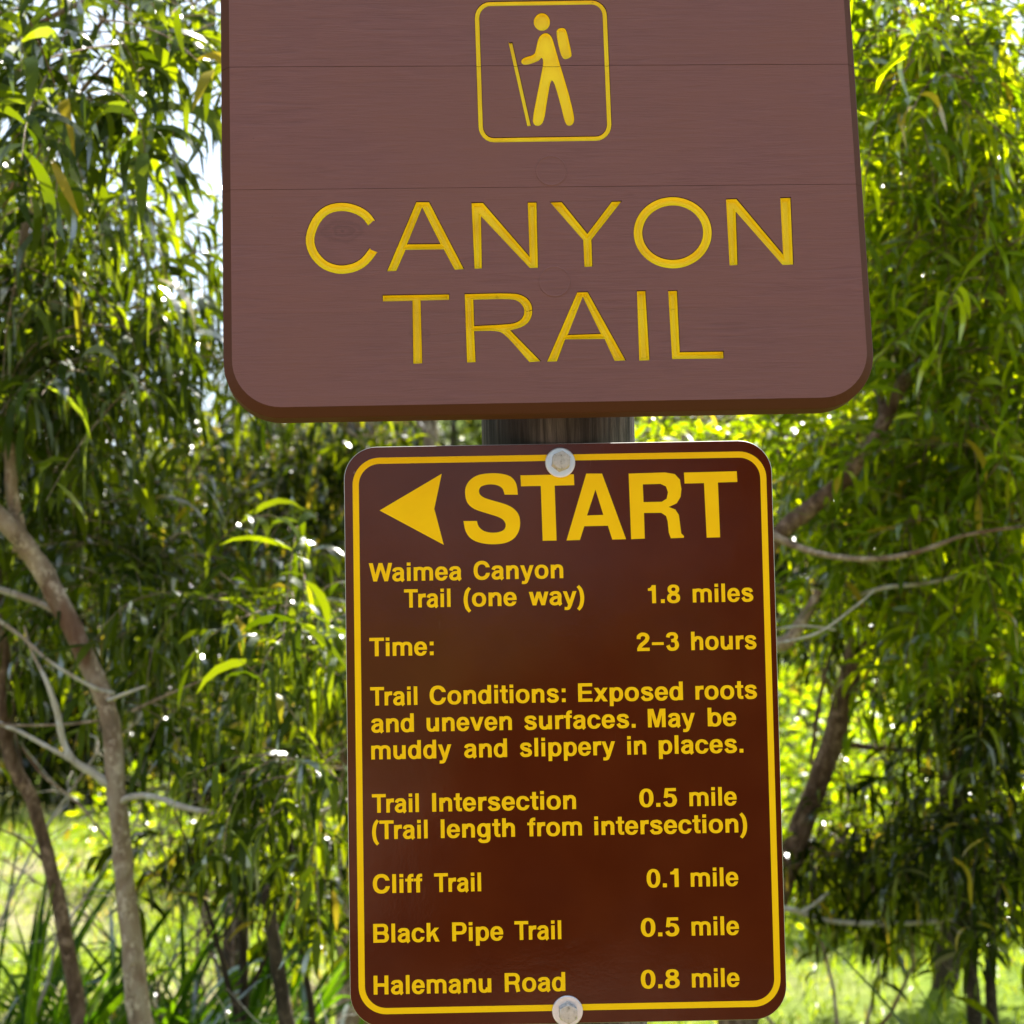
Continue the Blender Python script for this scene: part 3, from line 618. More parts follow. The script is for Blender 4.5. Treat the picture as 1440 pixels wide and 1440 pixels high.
Vg = np.stack([X, Y, hgt(X, Y)], -1).reshape(-1, 3); na_ = len(aa)
Fg = [(i*na_+k, (i+1)*na_+k, (i+1)*na_+(k+1) % na_, i*na_+(k+1) % na_) for i in range(len(rr)-1) for k in range(na_)]
gme = np_mesh('ground', Vg, Fg); bmg = bmesh.new(); bmg.from_mesh(gme); bmg.verts.ensure_lookup_table()
bmg.faces.new([bmg.verts[k] for k in range(na_)]); bmesh.ops.recalc_face_normals(bmg, faces=bmg.faces); bmg.to_mesh(gme); bmg.free()
if gme.polygons[0].normal.z < 0: gme.flip_normals()
tag(link('ground', gme, M_ground), kind='structure')
M_dirt, nt, b = mat('bounce_gravel_dirt', (.20, .13, .09), .95, .15)  # tan patchy ground, added unseen for warm bounce and sheet reflections
dn = noise(nt, coords(nt), 14, 6, .7)
nt.links.new(mix(nt, ramp(nt, noise(nt, coords(nt), .55, 3), [(.46, G3(0)), (.56, G3(1))]), ramp(nt, dn, [(.3, (.05, .03, .02)), (.7, (.11, .07, .045))]), ramp(nt, dn, [(.3, (.30, .20, .14)), (.7, (.50, .37, .28))])), b.inputs['Base Color']); bump(nt, b, dn, .7, .01)
pv = [(-30, -14, .004), (30, -14, .004), (30, 1.2, .004), (-30, .9, .004)]
mb = MB(); mb.add([(x, y, z+hgt(np.array(x*1.), np.array(y*1.)).item()) for x, y, z in pv], [(0, 1, 2, 3)])
tag(link('path', mb.mesh('path'), M_dirt), kind='structure')  # unseen strip, added behind the camera to throw warm light on the signs

# ------------------------------------------------------------------ foliage machinery
RG = np.random.default_rng(11)
S_ = 5
PROF = np.array([.18, .72, 1.0, .92, .58, .04])
def leaf_mesh(P0, D0, L, W, droop, rg, segs=S_):
    "arched sickle leaves; returns vertices and quads"
    n = len(P0); dn = np.array([0, 0, -1.]); D0 = nrm(D0); R = nrm(rg.normal(size=(n, 3)))
    t = np.linspace(0, 1, segs+1); pos = [P0]; p = P0; V = []
    side0 = nrm(np.cross(D0, R)); prof = np.interp(t, np.linspace(0, 1, 6), PROF)
    for s in range(segs+1):
        a = np.clip(droop*(t[s]**.9), 0, .97)[:, None]
        d = nrm(D0*(1-a)+dn*a)
        if s > 0: p = p+d*(L/segs)[:, None]
        sd_ = nrm(side0-(side0*d).sum(1, keepdims=True)*d)
        h = (W/2*prof[s])[:, None]*sd_; V += [p-h, p+h]
    V = np.stack(V, 1)                                  # n, 2*(segs+1), 3
    k = 2*(segs+1); base = (np.arange(n)*k)[:, None, None]
    q = np.array([[2*i, 2*i+1, 2*i+3, 2*i+2] for i in range(segs)])[None]
    return V.reshape(-1, 3), (base+q).reshape(-1, 4)
def twig_points(P, D, L, droop, t):
    dn = np.array([0, 0, -1.]); n = 8; p = P.copy(); out = [p.copy()]
    for i in range(n):
        a = np.clip(droop*((i+1)/n), 0, .95)[:, None]; d = nrm(D*(1-a)+dn*a); p = p+d*(L/n)[:, None]; out.append(p.copy())
    out = np.stack(out, 1); x = t*n; i0 = np.minimum(x.astype(int), n-1); f = (x-i0)[..., None]; r = np.arange(len(P))[:, None]
    pt = out[r, i0]*(1-f)+out[r, i0+1]*f; dr = nrm(out[r, i0+1]-out[r, i0]); return pt, dr, out
def tube_np(paths, r0, r1, k=4):
    "thin twigs: paths (n, m, 3)"
    n, m, _ = paths.shape; T = nrm(np.gradient(paths, axis=1)); ref = np.array([.31, .87, .38])
    A = nrm(np.cross(T, ref)); B_ = np.cross(T, A); rad = np.linspace(1, 0, m)[None, :, None, None]*(r0-r1)+r1
    ang = np.arange(k)/k*2*np.pi
    V = paths[:, :, None]+rad*(np.cos(ang)[None, None, :, None]*A[:, :, None]+np.sin(ang)[None, None, :, None]*B_[:, :, None])
    b0 = (np.arange(n)*m*k)[:, None, None, None]+(np.arange(m-1)*k)[None, :, None, None]; j = np.arange(k); j2 = (j+1) % k
    q = np.stack([j, j2, j2+k, j+k], -1)[None, None]; return V.reshape(-1, 3), (b0+q).reshape(-1, 4)
def tube(pts, sides=10, sub=5, rough=.06, seed=0):
    "branch through (u, v, depth, radius)"
    Q = catmull([(*at(u, v, d), r) for u, v, d, r in pts], sub); P = Q[:, :3]; T = nrm(np.gradient(P, axis=0)); A = None; V = []
    rg = np.random.default_rng(seed+len(pts)*7+int(abs(pts[0][0])))
    for i in range(len(P)):
        A = nrm(np.cross(T[i], [.2, .95, .1])) if A is None else nrm(A-T[i]*(A @ T[i])); B_ = np.cross(T[i], A)
        r = Q[i, 3]*(1+rg.normal()*rough)
        for k in range(sides):
            a = k/sides*2*np.pi; V.append(P[i]+(A*np.cos(a)+B_*np.sin(a))*r*(1+.05*np.sin(3*a+i)))
    n = len(P); F = [(i*sides+k, i*sides+(k+1) % sides, (i+1)*sides+(k+1) % sides, (i+1)*sides+k) for i in range(n-1) for k in range(sides)]
    mb = MB(); mb.add(V, F); mb.f += [tuple(range(sides))[::-1], tuple((n-1)*sides+k for k in range(sides))]
    return clean(mb.mesh('branch', True))
leaf_variants = {}
def single_leaf(kind, mt):
    if kind not in leaf_variants:
        out = []
        for q in range(6):
            rg = np.random.default_rng(50+q)
            V, F = leaf_mesh(np.zeros((1, 3)), np.array([[1., 0, .35-.06*q]]), np.array([1.]), np.array([.095+.010*q]), np.array([.65+.17*q]), rg, 8)
            me = np_mesh('leaf', V, F); me.materials.append(mt); out.append(me)
        leaf_variants[kind] = out
    return leaf_variants[kind]
def crown(root, clumps, mt, twigmat, rg, leafL=.115, leafW=.0165, K=11, singles=0, twigL=.34, kind='a', spread=.95, tr=.0022, arc=(.45, 1.5), lift=.5):
    "clumps: (u, v, depth, ru px, rv px, rd m, twigs)"
    P = []; first = []
    for u, v, d, ru, rv, rd, n in clumps:
        q = nrm(rg.normal(size=(n, 3)))*(rg.random((n, 1))**(1/2.2))
        for a in q: P.append(at(u+a[0]*ru, v+a[1]*rv, d+a[2]*rd))
        first += [d]*n
    P = np.array(P); n = len(P)
    D = rg.normal(size=(n, 3)); D[:, 2] = D[:, 2]*.55+.12; D = nrm(D)
    L = twigL*rg.uniform(.6, 1.3, n); dr = rg.uniform(.25, .95, n)
    t = np.sort(rg.uniform(.12, 1, (n, K)), 1); pt, td, path = twig_points(P, D, L, dr, t)
    Vt, Ft = tube_np(path, tr, .0007)
    tw = link('twigs', np_mesh('twigs', Vt, Ft), twigmat, root, True); tag(tw, kind='stuff')
    pt = pt.reshape(-1, 3); td = td.reshape(-1, 3); m = len(pt)
    lat = rg.normal(size=(m, 3)); lat[:, 2] *= .5; LD = nrm(td*.7+nrm(lat)*spread)
    LL = leafL*rg.uniform(.6, 1.35, m); LW = leafW*rg.uniform(.6, 1.35, m); dp = rg.uniform(*arc, m); LD[:, 2] += lift; LD = nrm(LD)
    single = np.zeros(m, bool)
    if singles:      # the nearest leaves in view become leaves of their own
        rel = pt-CAM; dep = rel @ fwd; u = 720+FPX*(rel @ right)/dep; v = 720+FPX*(rel @ down)/dep
        vis = (u > 5) & (u < 1435) & (v > 0) & (v < 1430) & ~((u > 305) & (u < 1235) & (v < 590)) & ~((u > 480) & (u < 1110) & (v > 590))
        idx = np.where(vis)[0]; idx = idx[np.argsort(dep[idx])][:singles]; single[idx] = True
        vr = single_leaf(kind, mt)
        off = Vector(root.location)
        for i in idx:
            o = bpy.data.objects.new('leaf', vr[int(rg.integers(6))]); C.objects.link(o); o.parent = root
            o.location = Vector(pt[i])-off; yaw = math.atan2(LD[i, 1], LD[i, 0])
            o.rotation_euler = (rg.uniform(-.5, .5), -math.asin(max(-.8, min(.8, LD[i, 2])))*.7, yaw); s = float(LL[i]*1.08); o.scale = (s, s, s)
    k = ~single; V, F = leaf_mesh(pt[k], LD[k], LL[k], LW[k], dp[k], rg)
    cr = link('crown', np_mesh('crown', V, F), mt, root, True); tag(cr, kind='stuff'); return cr
def groundpt(u, d):
    p = at(u, 700, d); return np.array([p[0], p[1], float(hgt(p[0], p[1]))])
def tree(name, label, cat, base_ud, trunks, branches, clumps, bk, mt, seed, group=None, **kw):
    g_ = groundpt(*base_ud); root = empty(name, tuple(g_)); tag(root, label, cat, group)
    for q, pts in enumerate(trunks): link('trunk', tube(pts, 12, 6, .03, seed+q), bk, root, True)
    for q, pts in enumerate(branches): link('branch', tube(pts, 8, 5, .06, seed+q), kw.get('bmats', {}).get(q, bk), root, True)
    kw.pop('bmats', None)
    if clumps: crown(root, clumps, mt, bk, np.random.default_rng(seed), **kw)
    return root
def vg(u, d):       # pixel row where the ground lies at depth d (for trunk feet)
    p = groundpt(u, d)-CAM; return 720+FPX*(p @ down)/(p @ fwd)

# left tree: grey mottled trunk crossing the left of the picture, weeping crown overhead
DA = 4.5
tree('weeping_tree', 'tree with mottled grey forked trunk and pale bare limbs, left of the signs', 'tree', (243, DA),
 [[(246, vg(246, DA)+25, DA, 0.0374), (235, 1700, DA, 0.0357), (212, 1500, DA, 0.0322), (197, 1430, DA, 0.0296), (180, 1280, DA, 0.0252), (166, 1140, DA, 0.0235), (154, 1010, DA, 0.0235), (132, 950, DA, 0.0244), (95, 870, DA, 0.0244), (58, 800, DA, 0.0252), (22, 750, DA-.03, 0.0244), (-30, 690, DA-.05, 0.0226), (-90, 560, DA-.1, 0.0209), (-130, 330, DA-.1, 0.0174), (-120, 60, DA, 0.0122)]],
 [[(30, 775, DA, .022), (18, 700, DA, .017), (14, 640, DA, .015), (12, 560, DA, .014), (20, 420, DA, .012), (50, 250, DA, .010), (90, 120, DA-.1, .008), (150, 20, DA-.2, .006)],
  [(160, 1108, DA, .014), (132, 1088, DA-.01, .011), (104, 1070, DA-.02, .009), (88, 1040, DA-.02, .0085), (80, 1000, DA-.03, .008), (64, 955, DA-.03, .006), (44, 915, DA, .004), (34, 880, DA, .003)],
  [(100, 1068, DA-.02, .007), (70, 1052, DA-.02, .006), (30, 1030, DA, .006), (-10, 1014, DA, .006), (-60, 1000, DA, .006)],
  [(160, 975, DA, .007), (130, 966, DA-.03, .005), (70, 930, DA-.04, .0045), (30, 895, DA, .005), (-20, 860, DA, .006)],
  [(165, 1133, DA, .011), (180, 1122, DA-.02, .009), (215, 1120, DA-.05, .008), (262, 1136, DA-.1, .0075), (310, 1146, DA-.12, .007), (372, 1160, DA-.15, .006), (430, 1150, DA-.2, .005), (490, 1125, DA-.2, .0045)],
  [(152, 985, DA-.02, .005), (185, 972, DA-.05, .004), (205, 965, DA-.05, .003)],
  [(158, 1010, DA+.03, .004), (100, 1018, DA, .0035), (30, 1020, DA-.05, .003), (-20, 1016, DA-.05, .003)],
  [(185, 1000, DA, .003), (240, 975, DA, .003), (300, 950, DA-.1, .002)],
  [(150, 1180, DA, .003), (110, 1130, DA+.05, .0035), (60, 1090, DA+.05, .003), (30, 1050, DA+.05, .002)],
  [(96, 870, DA, .010), (60, 850, DA+.05, .009), (10, 832, DA+.1, .009), (-40, 820, DA+.1, .009)],
  [(-100, 500, DA-.1, .016), (-20, 330, DA-.3, .010), (60, 200, DA-.5, .007), (130, 110, DA-.7, .005), (180, 60, DA-.7, .003)],
  [(-130, 300, DA-.1, .014), (-60, 120, DA-.2, .009), (60, 30, DA-.4, .007), (220, -40, DA-.5, .005)]],
 [(100, 70, DA-.75, 190, 120, .35, 46), (250, 10, DA-.2, 130, 100, .5, 16), (30, 270, DA-.2, 130, 120, .5, 52), (190, 270, DA+.1, 130, 110, .4, 22),
  (80, 470, DA+.1, 170, 130, .5, 125), (250, 480, DA+.5, 90, 100, .4, 26), (-60, 700, DA+.7, 90, 150, .3, 40), (160, 790, DA+.5, 150, 90, .4, 60), (300, 840, DA+.3, 130, 70, .4, 46),
  (420, 880, DA-.1, 60, 70, .25, 26), (440, 1090, DA-.2, 50, 30, .15, 22), (250, 1010, DA+.4, 60, 30, .2, 8), (60, -180, DA, 260, 150, .7, 110), (-350, 300, DA, 200, 500, .8, 160)],
 M_barkA, M_leafA, 21, leafL=.140, leafW=.0165, singles=300, bmats={1: M_barkB, 2: M_barkB, 3: M_barkB, 4: M_barkB, 5: M_barkB, 9: M_barkB})

DC = 5.0
tree('slender_tree', 'slender brown trunk leaning right at the far left edge, beside the mottled grey trunk', 'tree', (150, DC),
 [[(155, vg(155, DC)+20, DC, .030), (140, 1600, DC, .027), (113, 1440, DC, .0235), (98, 1350, DC, .021), (76, 1240, DC, .019), (58, 1170, DC, .018), (42, 1118, DC, .020), (18, 1075, DC, .019), (6, 1010, DC, .020), (4, 920, DC, .020), (-8, 800, DC, .018), (-20, 600, DC, .015), (-10, 300, DC, .010)]],
 [[(60, 1210, DC, .004), (30, 1180, DC, .0035), (-15, 1160, DC, .003)], [(40, 1115, DC, .003), (20, 1010, DC+.05, .003), (28, 900, DC+.1, .002)]],
 [(-20, 560, DC+.1, 110, 160, .4, 90), (60, 640, DC+.3, 100, 60, .3, 22), (-60, 250, DC+.3, 130, 140, .5, 60), (0, 900, DC+.3, 90, 60, .3, 18)],
 M_barkR, M_leafD, 22)

# right-hand tree: arching limbs and a bright, dense crown
DR = 4.9
tree('arching_tree', 'tree with arching reddish limbs and bright yellow green weeping leaves, right of the signs', 'tree', (1150, DR),
 [[(1040, vg(1040, DR)+20, DR, .05), (1035, 1500, DR, .045), (1030, 1200, DR, .04), (1040, 900, DR, .034), (1075, 780, DR, .027), (1098, 748, DR, .025), (1135, 718, DR, .024), (1180, 680, DR, .022), (1222, 632, DR, .021), (1245, 590, DR, .020), (1262, 550, DR, .019), (1290, 515, DR, .016), (1340, 468, DR-.05, .012), (1385, 425, DR-.1, .009), (1460, 380, DR-.2, .007)]],
 [[(1262, 560, DR, .012), (1282, 520, DR, .0095), (1296, 470, DR, .009), (1308, 420, DR, .008), (1318, 370, DR, .007), (1345, 250, DR, .006), (1350, 100, DR, .005)],
  [(1085, 752, DR-.1, .012), (1110, 764, DR-.12, .010), (1150, 778, DR-.15, .0085), (1205, 786, DR-.2, .0075), (1260, 783, DR-.2, .007), (1310, 770, DR-.25, .006), (1360, 752, DR-.3, .005), (1440, 740, DR-.3, .004)],
  [(1030, 900, DR+.1, .022), (1100, 905, DR+.1, .019), (1130, 870, DR+.1, .016), (1152, 830, DR+.1, .010)],
  [(1200, 840, DR+.2, .006), (1245, 826, DR+.1, .006), (1290, 822, DR+.1, .0055), (1340, 812, DR+.1, .005), (1365, 802, DR+.1, .003)],
  [(1245, 590, DR, .012), (1230, 500, DR+.2, .011), (1250, 350, DR+.3, .010), (1290, 180, DR+.3, .008), (1300, -50, DR+.2, .006)],
  [(1090, 885, DR, .003), (1130, 880, DR, .0035), (1175, 886, DR, .003)],
  [(1090, 905, DR-.1, .003), (1150, 890, DR-.1, .0035), (1200, 855, DR-.1, .003), (1230, 830, DR-.1, .002)]],
 [(1290, 60, DR-.7, 130, 110, .4, 90), (1340, 160, DR-.1, 170, 140, .5, 150), (1270, 260, DR+.4, 120, 120, .5, 110), (1390, 330, DR-.2, 110, 140, .5, 110), (1300, 430, DR+.3, 130, 120, .4, 120),
  (1400, 540, DR, 100, 130, .5, 110), (1300, 640, DR+.3, 130, 90, .4, 110), (1400, 740, DR+.1, 100, 90, .4, 70), (1180, 640, DR+.6, 120, 60, .4, 80), (1130, 100, DR+.5, 160, 250, .5, 60),
  (1270, 760, DR+.5, 140, 90, .4, 90), (1350, 880, DR+.5, 120, 80, .4, 80), (1300, -150, DR, 260, 120, .7, 70), (1650, 500, DR, 200, 600, .8, 160), (950, 620, DR+.8, 120, 40, .4, 40)],
 M_barkR, M_leafB, 31, arc=(.25, 1.25), leafL=.100, leafW=.0155, K=13, singles=300, bmats={1: M_barkA, 2: M_barkA, 3: M_barkB, 5: M_barkB, 6: M_barkB}, kind='b')
DM = 5.9
tree('leaning_tree', 'leaning reddish brown trunk with drooping dark foliage, below the arching limbs on the right', 'tree', (1120, DM),
 [[(1020, vg(1020, DM)+15, DM, .05), (1035, 1500, DM, .045), (1085, 1290, DM, .041), (1118, 1190, DM, .038), (1150, 1100, DM, .036), (1172, 1040, DM, .036), (1192, 960, DM, .034), (1212, 890, DM, .030), (1232, 830, DM, .022), (1246, 785, DM, .014), (1260, 700, DM, .010), (1290, 560, DM, .008)]],
 [[(1160, 1040, DM, .014), (1200, 1048, DM, .011), (1260, 1054, DM, .010), (1350, 1056, DM, .009), (1470, 1056, DM, .008)],
  [(1140, 1075, DM-.1, .006), (1150, 1000, DM-.1, .007), (1165, 930, DM-.1, .006), (1185, 880, DM-.1, .004)],
  [(1040, 1290, DM, .012), (1100, 1278, DM-.3, .010), (1128, 1284, DM-.3, .009), (1160, 1294, DM-.3, .008), (1220, 1299, DM-.3, .008), (1300, 1297, DM-.3, .008), (1350, 1292, DM-.3, .006)],
  [(1126, 1284, DM-.3, .007), (1145, 1272, DM-.3, .006), (1165, 1255, DM-.3, .004)]],
 [(1230, 870, DM+.2, 120, 50, .3, 45), (1380, 940, DM, 90, 60, .3, 60), (1180, 1190, DM, 80, 40, .3, 60), (1280, 1195, DM+.1, 90, 40, .3, 75), (1370, 1170, DM, 80, 60, .3, 70), (1200, 600, DM+.4, 160, 110, .5, 110)],
 M_barkR, M_leafD, 32, bmats={2: M_barkB, 3: M_barkB})
tree('edge_tree', 'dark double stem with sparse leaves at the right edge of the lawn', 'tree', (1375, 5.4),
 [[(1380, vg(1380, 5.4)+15, 5.4, .026), (1372, 1460, 5.4, .022), (1366, 1380, 5.4, .020), (1352, 1280, 5.4, .017), (1345, 1180, 5.4, .014), (1352, 1080, 5.4, .011), (1365, 980, 5.4, .008), (1370, 850, 5.4, .006)],
  [(1400, vg(1400, 5.45)+15, 5.45, .022), (1396, 1450, 5.45, .018), (1392, 1350, 5.45, .014), (1400, 1250, 5.45, .010), (1410, 1140, 5.45, .007)]],
 [], [(1370, 1000, 5.4, 80, 60, .3, 45), (1400, 1230, 5.4, 50, 70, .25, 34), (1350, 1150, 5.3, 70, 60, .25, 30)], M_barkC, M_leafD, 33)

# thin stems at the lower left
sap = [('thin forked sapling with dark stem, right of the mottled grey trunk', (338, 5.2), [[(350, vg(350, 5.2)+10, 5.2, .014), (335, 1450, 5.2, .011), (322, 1390, 5.2, .0085), (304, 1320, 5.2, .007), (288, 1265, 5.2, .006), (268, 1200, 5.2, .005), (245, 1140, 5.2, .003)]], [[(284, 1268, 5.2, .004), (250, 1250, 5.2, .0035), (205, 1220, 5.2, .003)], [(300, 1330, 5.2, .004), (325, 1300, 5.2, .003), (345, 1250, 5.2, .002)]], [(270, 1190, 5.2, 70, 40, .2, 15)]),
       ('straight dark sapling with a low fork, in the middle of the left lawn', (343, 5.5), [[(345, vg(345, 5.5)+10, 5.5, .018), (344, 1450, 5.5, .016), (343, 1380, 5.5, .013), (340, 1300, 5.5, .0125), (338, 1220, 5.5, .012), (345, 1160, 5.5, .009), (362, 1090, 5.5, .006), (372, 980, 5.5, .005), (368, 900, 5.5, .003)]], [[(345, 1402, 5.5, .009), (365, 1365, 5.5, .007), (392, 1310, 5.5, .005), (410, 1265, 5.5, .003)]], [(360, 1180, 5.5, 80, 30, .25, 10), (390, 900, 5.5, 80, 50, .3, 16), (400, 1240, 5.5, 60, 30, .2, 8)]),
       ('thick dark broken stem leaning left, close to the sheet metal sign', (405, 5.0), [[(425, vg(425, 5.0)+10, 5.0, .026), (412, 1500, 5.0, .023), (402, 1430, 5.0, .021), (392, 1370, 5.0, .019), (383, 1310, 5.0, .018), (376, 1262, 5.0, .017), (380, 1246, 5.0, .012)]], [], [(400, 1170, 5.0, 60, 40, .2, 9)]),
       ('slim dark stem nearest the left edge of the metal sign', (437, 5.6), [[(445, vg(445, 5.6)+10, 5.6, .014), (440, 1450, 5.6, .012), (430, 1370, 5.6, .010), (420, 1290, 5.6, .009), (414, 1230, 5.6, .009), (405, 1160, 5.6, .007), (400, 1050, 5.6, .005)]], [[(424, 1320, 5.6, .004), (445, 1280, 5.6, .003), (470, 1230, 5.6, .002)]], [(435, 1190, 5.6, 60, 40, .25, 24), (460, 1260, 5.6, 30, 40, .2, 12), (430, 920, 5.6, 60, 50, .3, 12)])]
for q, (lb, bud, tr_, br_, cl_) in enumerate(sap):
    tree('sapling', lb, 'sapling', bud, tr_, br_, cl_, M_barkC, M_leafD, 60+q, 'thin stems on the left', leafL=.11, twigL=.26)
tree('shaded_tree', 'dark rough trunk standing behind the gap between the two signs', 'tree', (520, 7.5),
 [[(500, vg(500, 7.5)+10, 7.5, .085), (500, 1400, 7.5, .078), (504, 1000, 7.5, .072), (508, 700, 7.5, .068), (510, 560, 7.5, .064), (515, 300, 7.5, .05), (530, 0, 7.5, .03)],
  [(610, vg(610, 7.2)+10, 7.2, .055), (606, 1200, 7.2, .052), (603, 900, 7.2, .048), (600, 620, 7.2, .045), (598, 400, 7.2, .035), (580, 100, 7.2, .02)]],
 [], [(450, 620, 7.2, 110, 70, .5, 90), (380, 760, 7.0, 130, 90, .5, 130), (300, 640, 7.4, 130, 70, .5, 80), (450, 920, 7.0, 90, 80, .5, 80), (330, 980, 7.4, 120, 40, .5, 45), (560, 300, 7.4, 240, 240, .8, 120), (610, -40, 6.8, 240, 230, .7, 260), (230, 880, 7.6, 130, 90, .5, 110)],  # densest clump: unseen behind the wooden sign, added to shade leaves at left
 M_barkA, M_leafD, 41)

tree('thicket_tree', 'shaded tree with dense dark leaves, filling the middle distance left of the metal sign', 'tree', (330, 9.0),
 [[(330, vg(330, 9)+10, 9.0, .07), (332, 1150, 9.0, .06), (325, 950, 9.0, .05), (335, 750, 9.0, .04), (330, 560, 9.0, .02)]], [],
 [(120, 900, 9.0, 160, 130, .8, 170), (330, 900, 9.0, 150, 150, .8, 210), (460, 840, 9.2, 120, 170, .7, 150), (300, 700, 9.3, 190, 90, .8, 150), (80, 1040, 9.3, 150, 40, .6, 70), (360, 1060, 9.3, 150, 45, .6, 100), (60, 700, 9.5, 140, 90, .7, 70), (-250, -380, 8.0, 330, 300, 1.0, 230), (230, -400, 8.0, 330, 300, 1.0, 380), (640, -420, 8.2, 270, 280, 1.0, 380), (120, -330, 7.0, 450, 190, .7, 150)],  # clumps above the frame: unseen canopy added to shade the leaves below
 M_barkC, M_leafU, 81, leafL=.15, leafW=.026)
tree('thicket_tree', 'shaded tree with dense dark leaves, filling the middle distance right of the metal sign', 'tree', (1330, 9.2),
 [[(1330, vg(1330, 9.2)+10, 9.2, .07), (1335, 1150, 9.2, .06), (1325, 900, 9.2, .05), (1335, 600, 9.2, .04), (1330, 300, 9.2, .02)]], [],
 [(1240, 420, 9.2, 150, 160, .8, 190), (1380, 560, 9.3, 130, 170, .8, 190), (1230, 700, 9.2, 160, 130, .8, 170), (1390, 850, 9.2, 120, 140, .8, 150), (1230, 830, 9.2, 120, 50, .7, 50), (1400, 980, 9.3, 80, 60, .6, 50), (1330, 200, 9.3, 160, 150, .8, 120), (1550, -330, 8.0, 330, 200, 1.0, 110), (1950, -300, 8.0, 300, 380, 1.0, 160)],  # last two clumps: unseen canopy, added to block sun on the right
 M_barkC, M_leafU, 82, leafL=.15, leafW=.026)

def bare(u, d, v0, nb, hl, label, seed, mt_):
    rg_ = np.random.default_rng(seed); g_ = groundpt(u, d); top_ = at(u, v0, d); root = empty('bare_shrub', tuple(g_)); tag(root, label, 'shrub', 'leafless twiggy shrubs')
    paths = []; fine = []
    for k in range(nb):
        p = g_.copy(); D = np.array([rg_.normal()*.35, rg_.normal()*.35, 1.]); L = (top_[2]-g_[2])*rg_.uniform(.7, 1.15); pts_ = [p.copy()]
        for i in range(10):
            D = nrm(D+rg_.normal(size=3)*.22); p = p+D*L/10; pts_.append(p.copy())
            if i > 3:
                for _ in range(3):
                    q = p.copy(); E = nrm(D+rg_.normal(size=3)*.9); fp = [q.copy()]; l_ = hl*rg_.uniform(.4, 1.2)
                    for z_ in range(8): E = nrm(E+rg_.normal(size=3)*.25); q = q+E*l_/8; fp.append(q.copy())
                    fine.append(fp)
        paths.append(pts_)
    for pth in paths:
        V, F = tube_np(np.array([pth]), .0085, .0025, 7); link('stem', np_mesh('stem', V, F), mt_, root, True)
    V, F = tube_np(np.array(fine), .0028, .0009, 4); tag(link('twigs', np_mesh('twigs', V, F), mt_, root, True), kind='stuff')
bare(300, 6.6, 1020, 5, .42, 'leafless twiggy shrub between the mottled trunk and the metal sign', 501, M_barkA)
bare(420, 7.0, 1060, 4, .40, 'leafless twiggy shrub against the left edge of the metal sign', 502, M_barkR)
bare(1150, 6.6, 880, 4, .42, 'leafless twiggy shrub just right of the metal sign', 503, M_barkA)

bare(60, 5.6, 900, 3, .34, 'leafless twiggy shrub between the two trunks on the left', 504, M_barkB)

# trees along the far side of the meadow
def far_crown(root, c, rx_, ry_, rz_, n, mt, rg, size):
    blobs = nrm(rg.normal(size=(16, 3)))*rg.uniform(.35, .8, (16, 1)); blobs[:, 2] = blobs[:, 2]*.9
    k = rg.integers(0, 16, n); q = nrm(rg.normal(size=(n, 3)))*rg.uniform(.25, 1, (n, 1))**.6*.42
    P = (blobs[k]+q)*np.array([rx_, ry_, rz_])+c; P[:, 2] = np.maximum(P[:, 2], hgt(P[:, 0], P[:, 1])+.05)
    D = nrm(rg.normal(size=(n, 3))); V, F = leaf_mesh(P, D, size*rg.uniform(.6, 1.5, n), size*.42*rg.uniform(.6, 1.3, n), rg.uniform(.3, .9, n), rg, 2)
    tag(link('crown', np_mesh('crown', V, F), mt, root, True), kind='stuff')
far = [  # u, depth, crown half width m, top height m, leaf material, label
 (-160, 27, 3.0, 6.5, M_leafD, 'far dark green tree beyond the meadow at the left edge'),
 (70, 29, 2.6, 5.0, M_leafB, 'far rounded green tree beyond the meadow, behind the mottled trunk'),
 (250, 26, 2.3, 4.2, M_leafD, 'low far bushy tree beyond the meadow, behind the thin saplings'),
 (420, 30, 2.8, 6.0, M_leafB, 'far tree beyond the meadow just left of the metal sign'),
 (640, 27, 3.0, 7.0, M_leafD, 'far tree beyond the meadow hidden mostly by the metal sign'),
 (880, 30, 3.2, 8.0, M_leafB, 'far tree beyond the meadow behind the right part of the wooden sign'),
 (1080, 26, 2.8, 8.5, M_leafD, 'far tall tree beyond the meadow at the right edge of the signs'),
 (1230, 31, 3.2, 10.5, M_leafB, 'far tall bright tree beyond the meadow, behind the arching limbs'),
 (1400, 27, 3.0, 10.0, M_leafD, 'far tall dark tree beyond the meadow at the right edge'),
 (1600, 30, 3.5, 10.0, M_leafB, 'far tree beyond the meadow past the right edge')]
for q, (u, d, hwid, tp, mt_, lb) in enumerate(far):
    rg = np.random.default_rng(100+q); g_ = groundpt(u, d); root = empty('meadow_tree', tuple(g_)); tag(root, lb, 'tree', 'trees beyond the meadow')
    fu = lambda z: 720+FPX*((g_+[0, 0, z]-CAM) @ down)/((g_+[0, 0, z]-CAM) @ fwd)
    link('trunk', tube([(u, fu(-.1), d, .16), (u+6, fu(tp*.3), d, .12), (u-4, fu(tp*.6), d, .08), (u, fu(tp*.85), d, .03)], 8, 3), M_barkC, root, True)
    far_crown(root, g_+[0, 0, tp*.52], hwid, 2.2, tp*.62, 5200, M_leafD if mt_ is M_leafB else M_leafU, rg, .17)
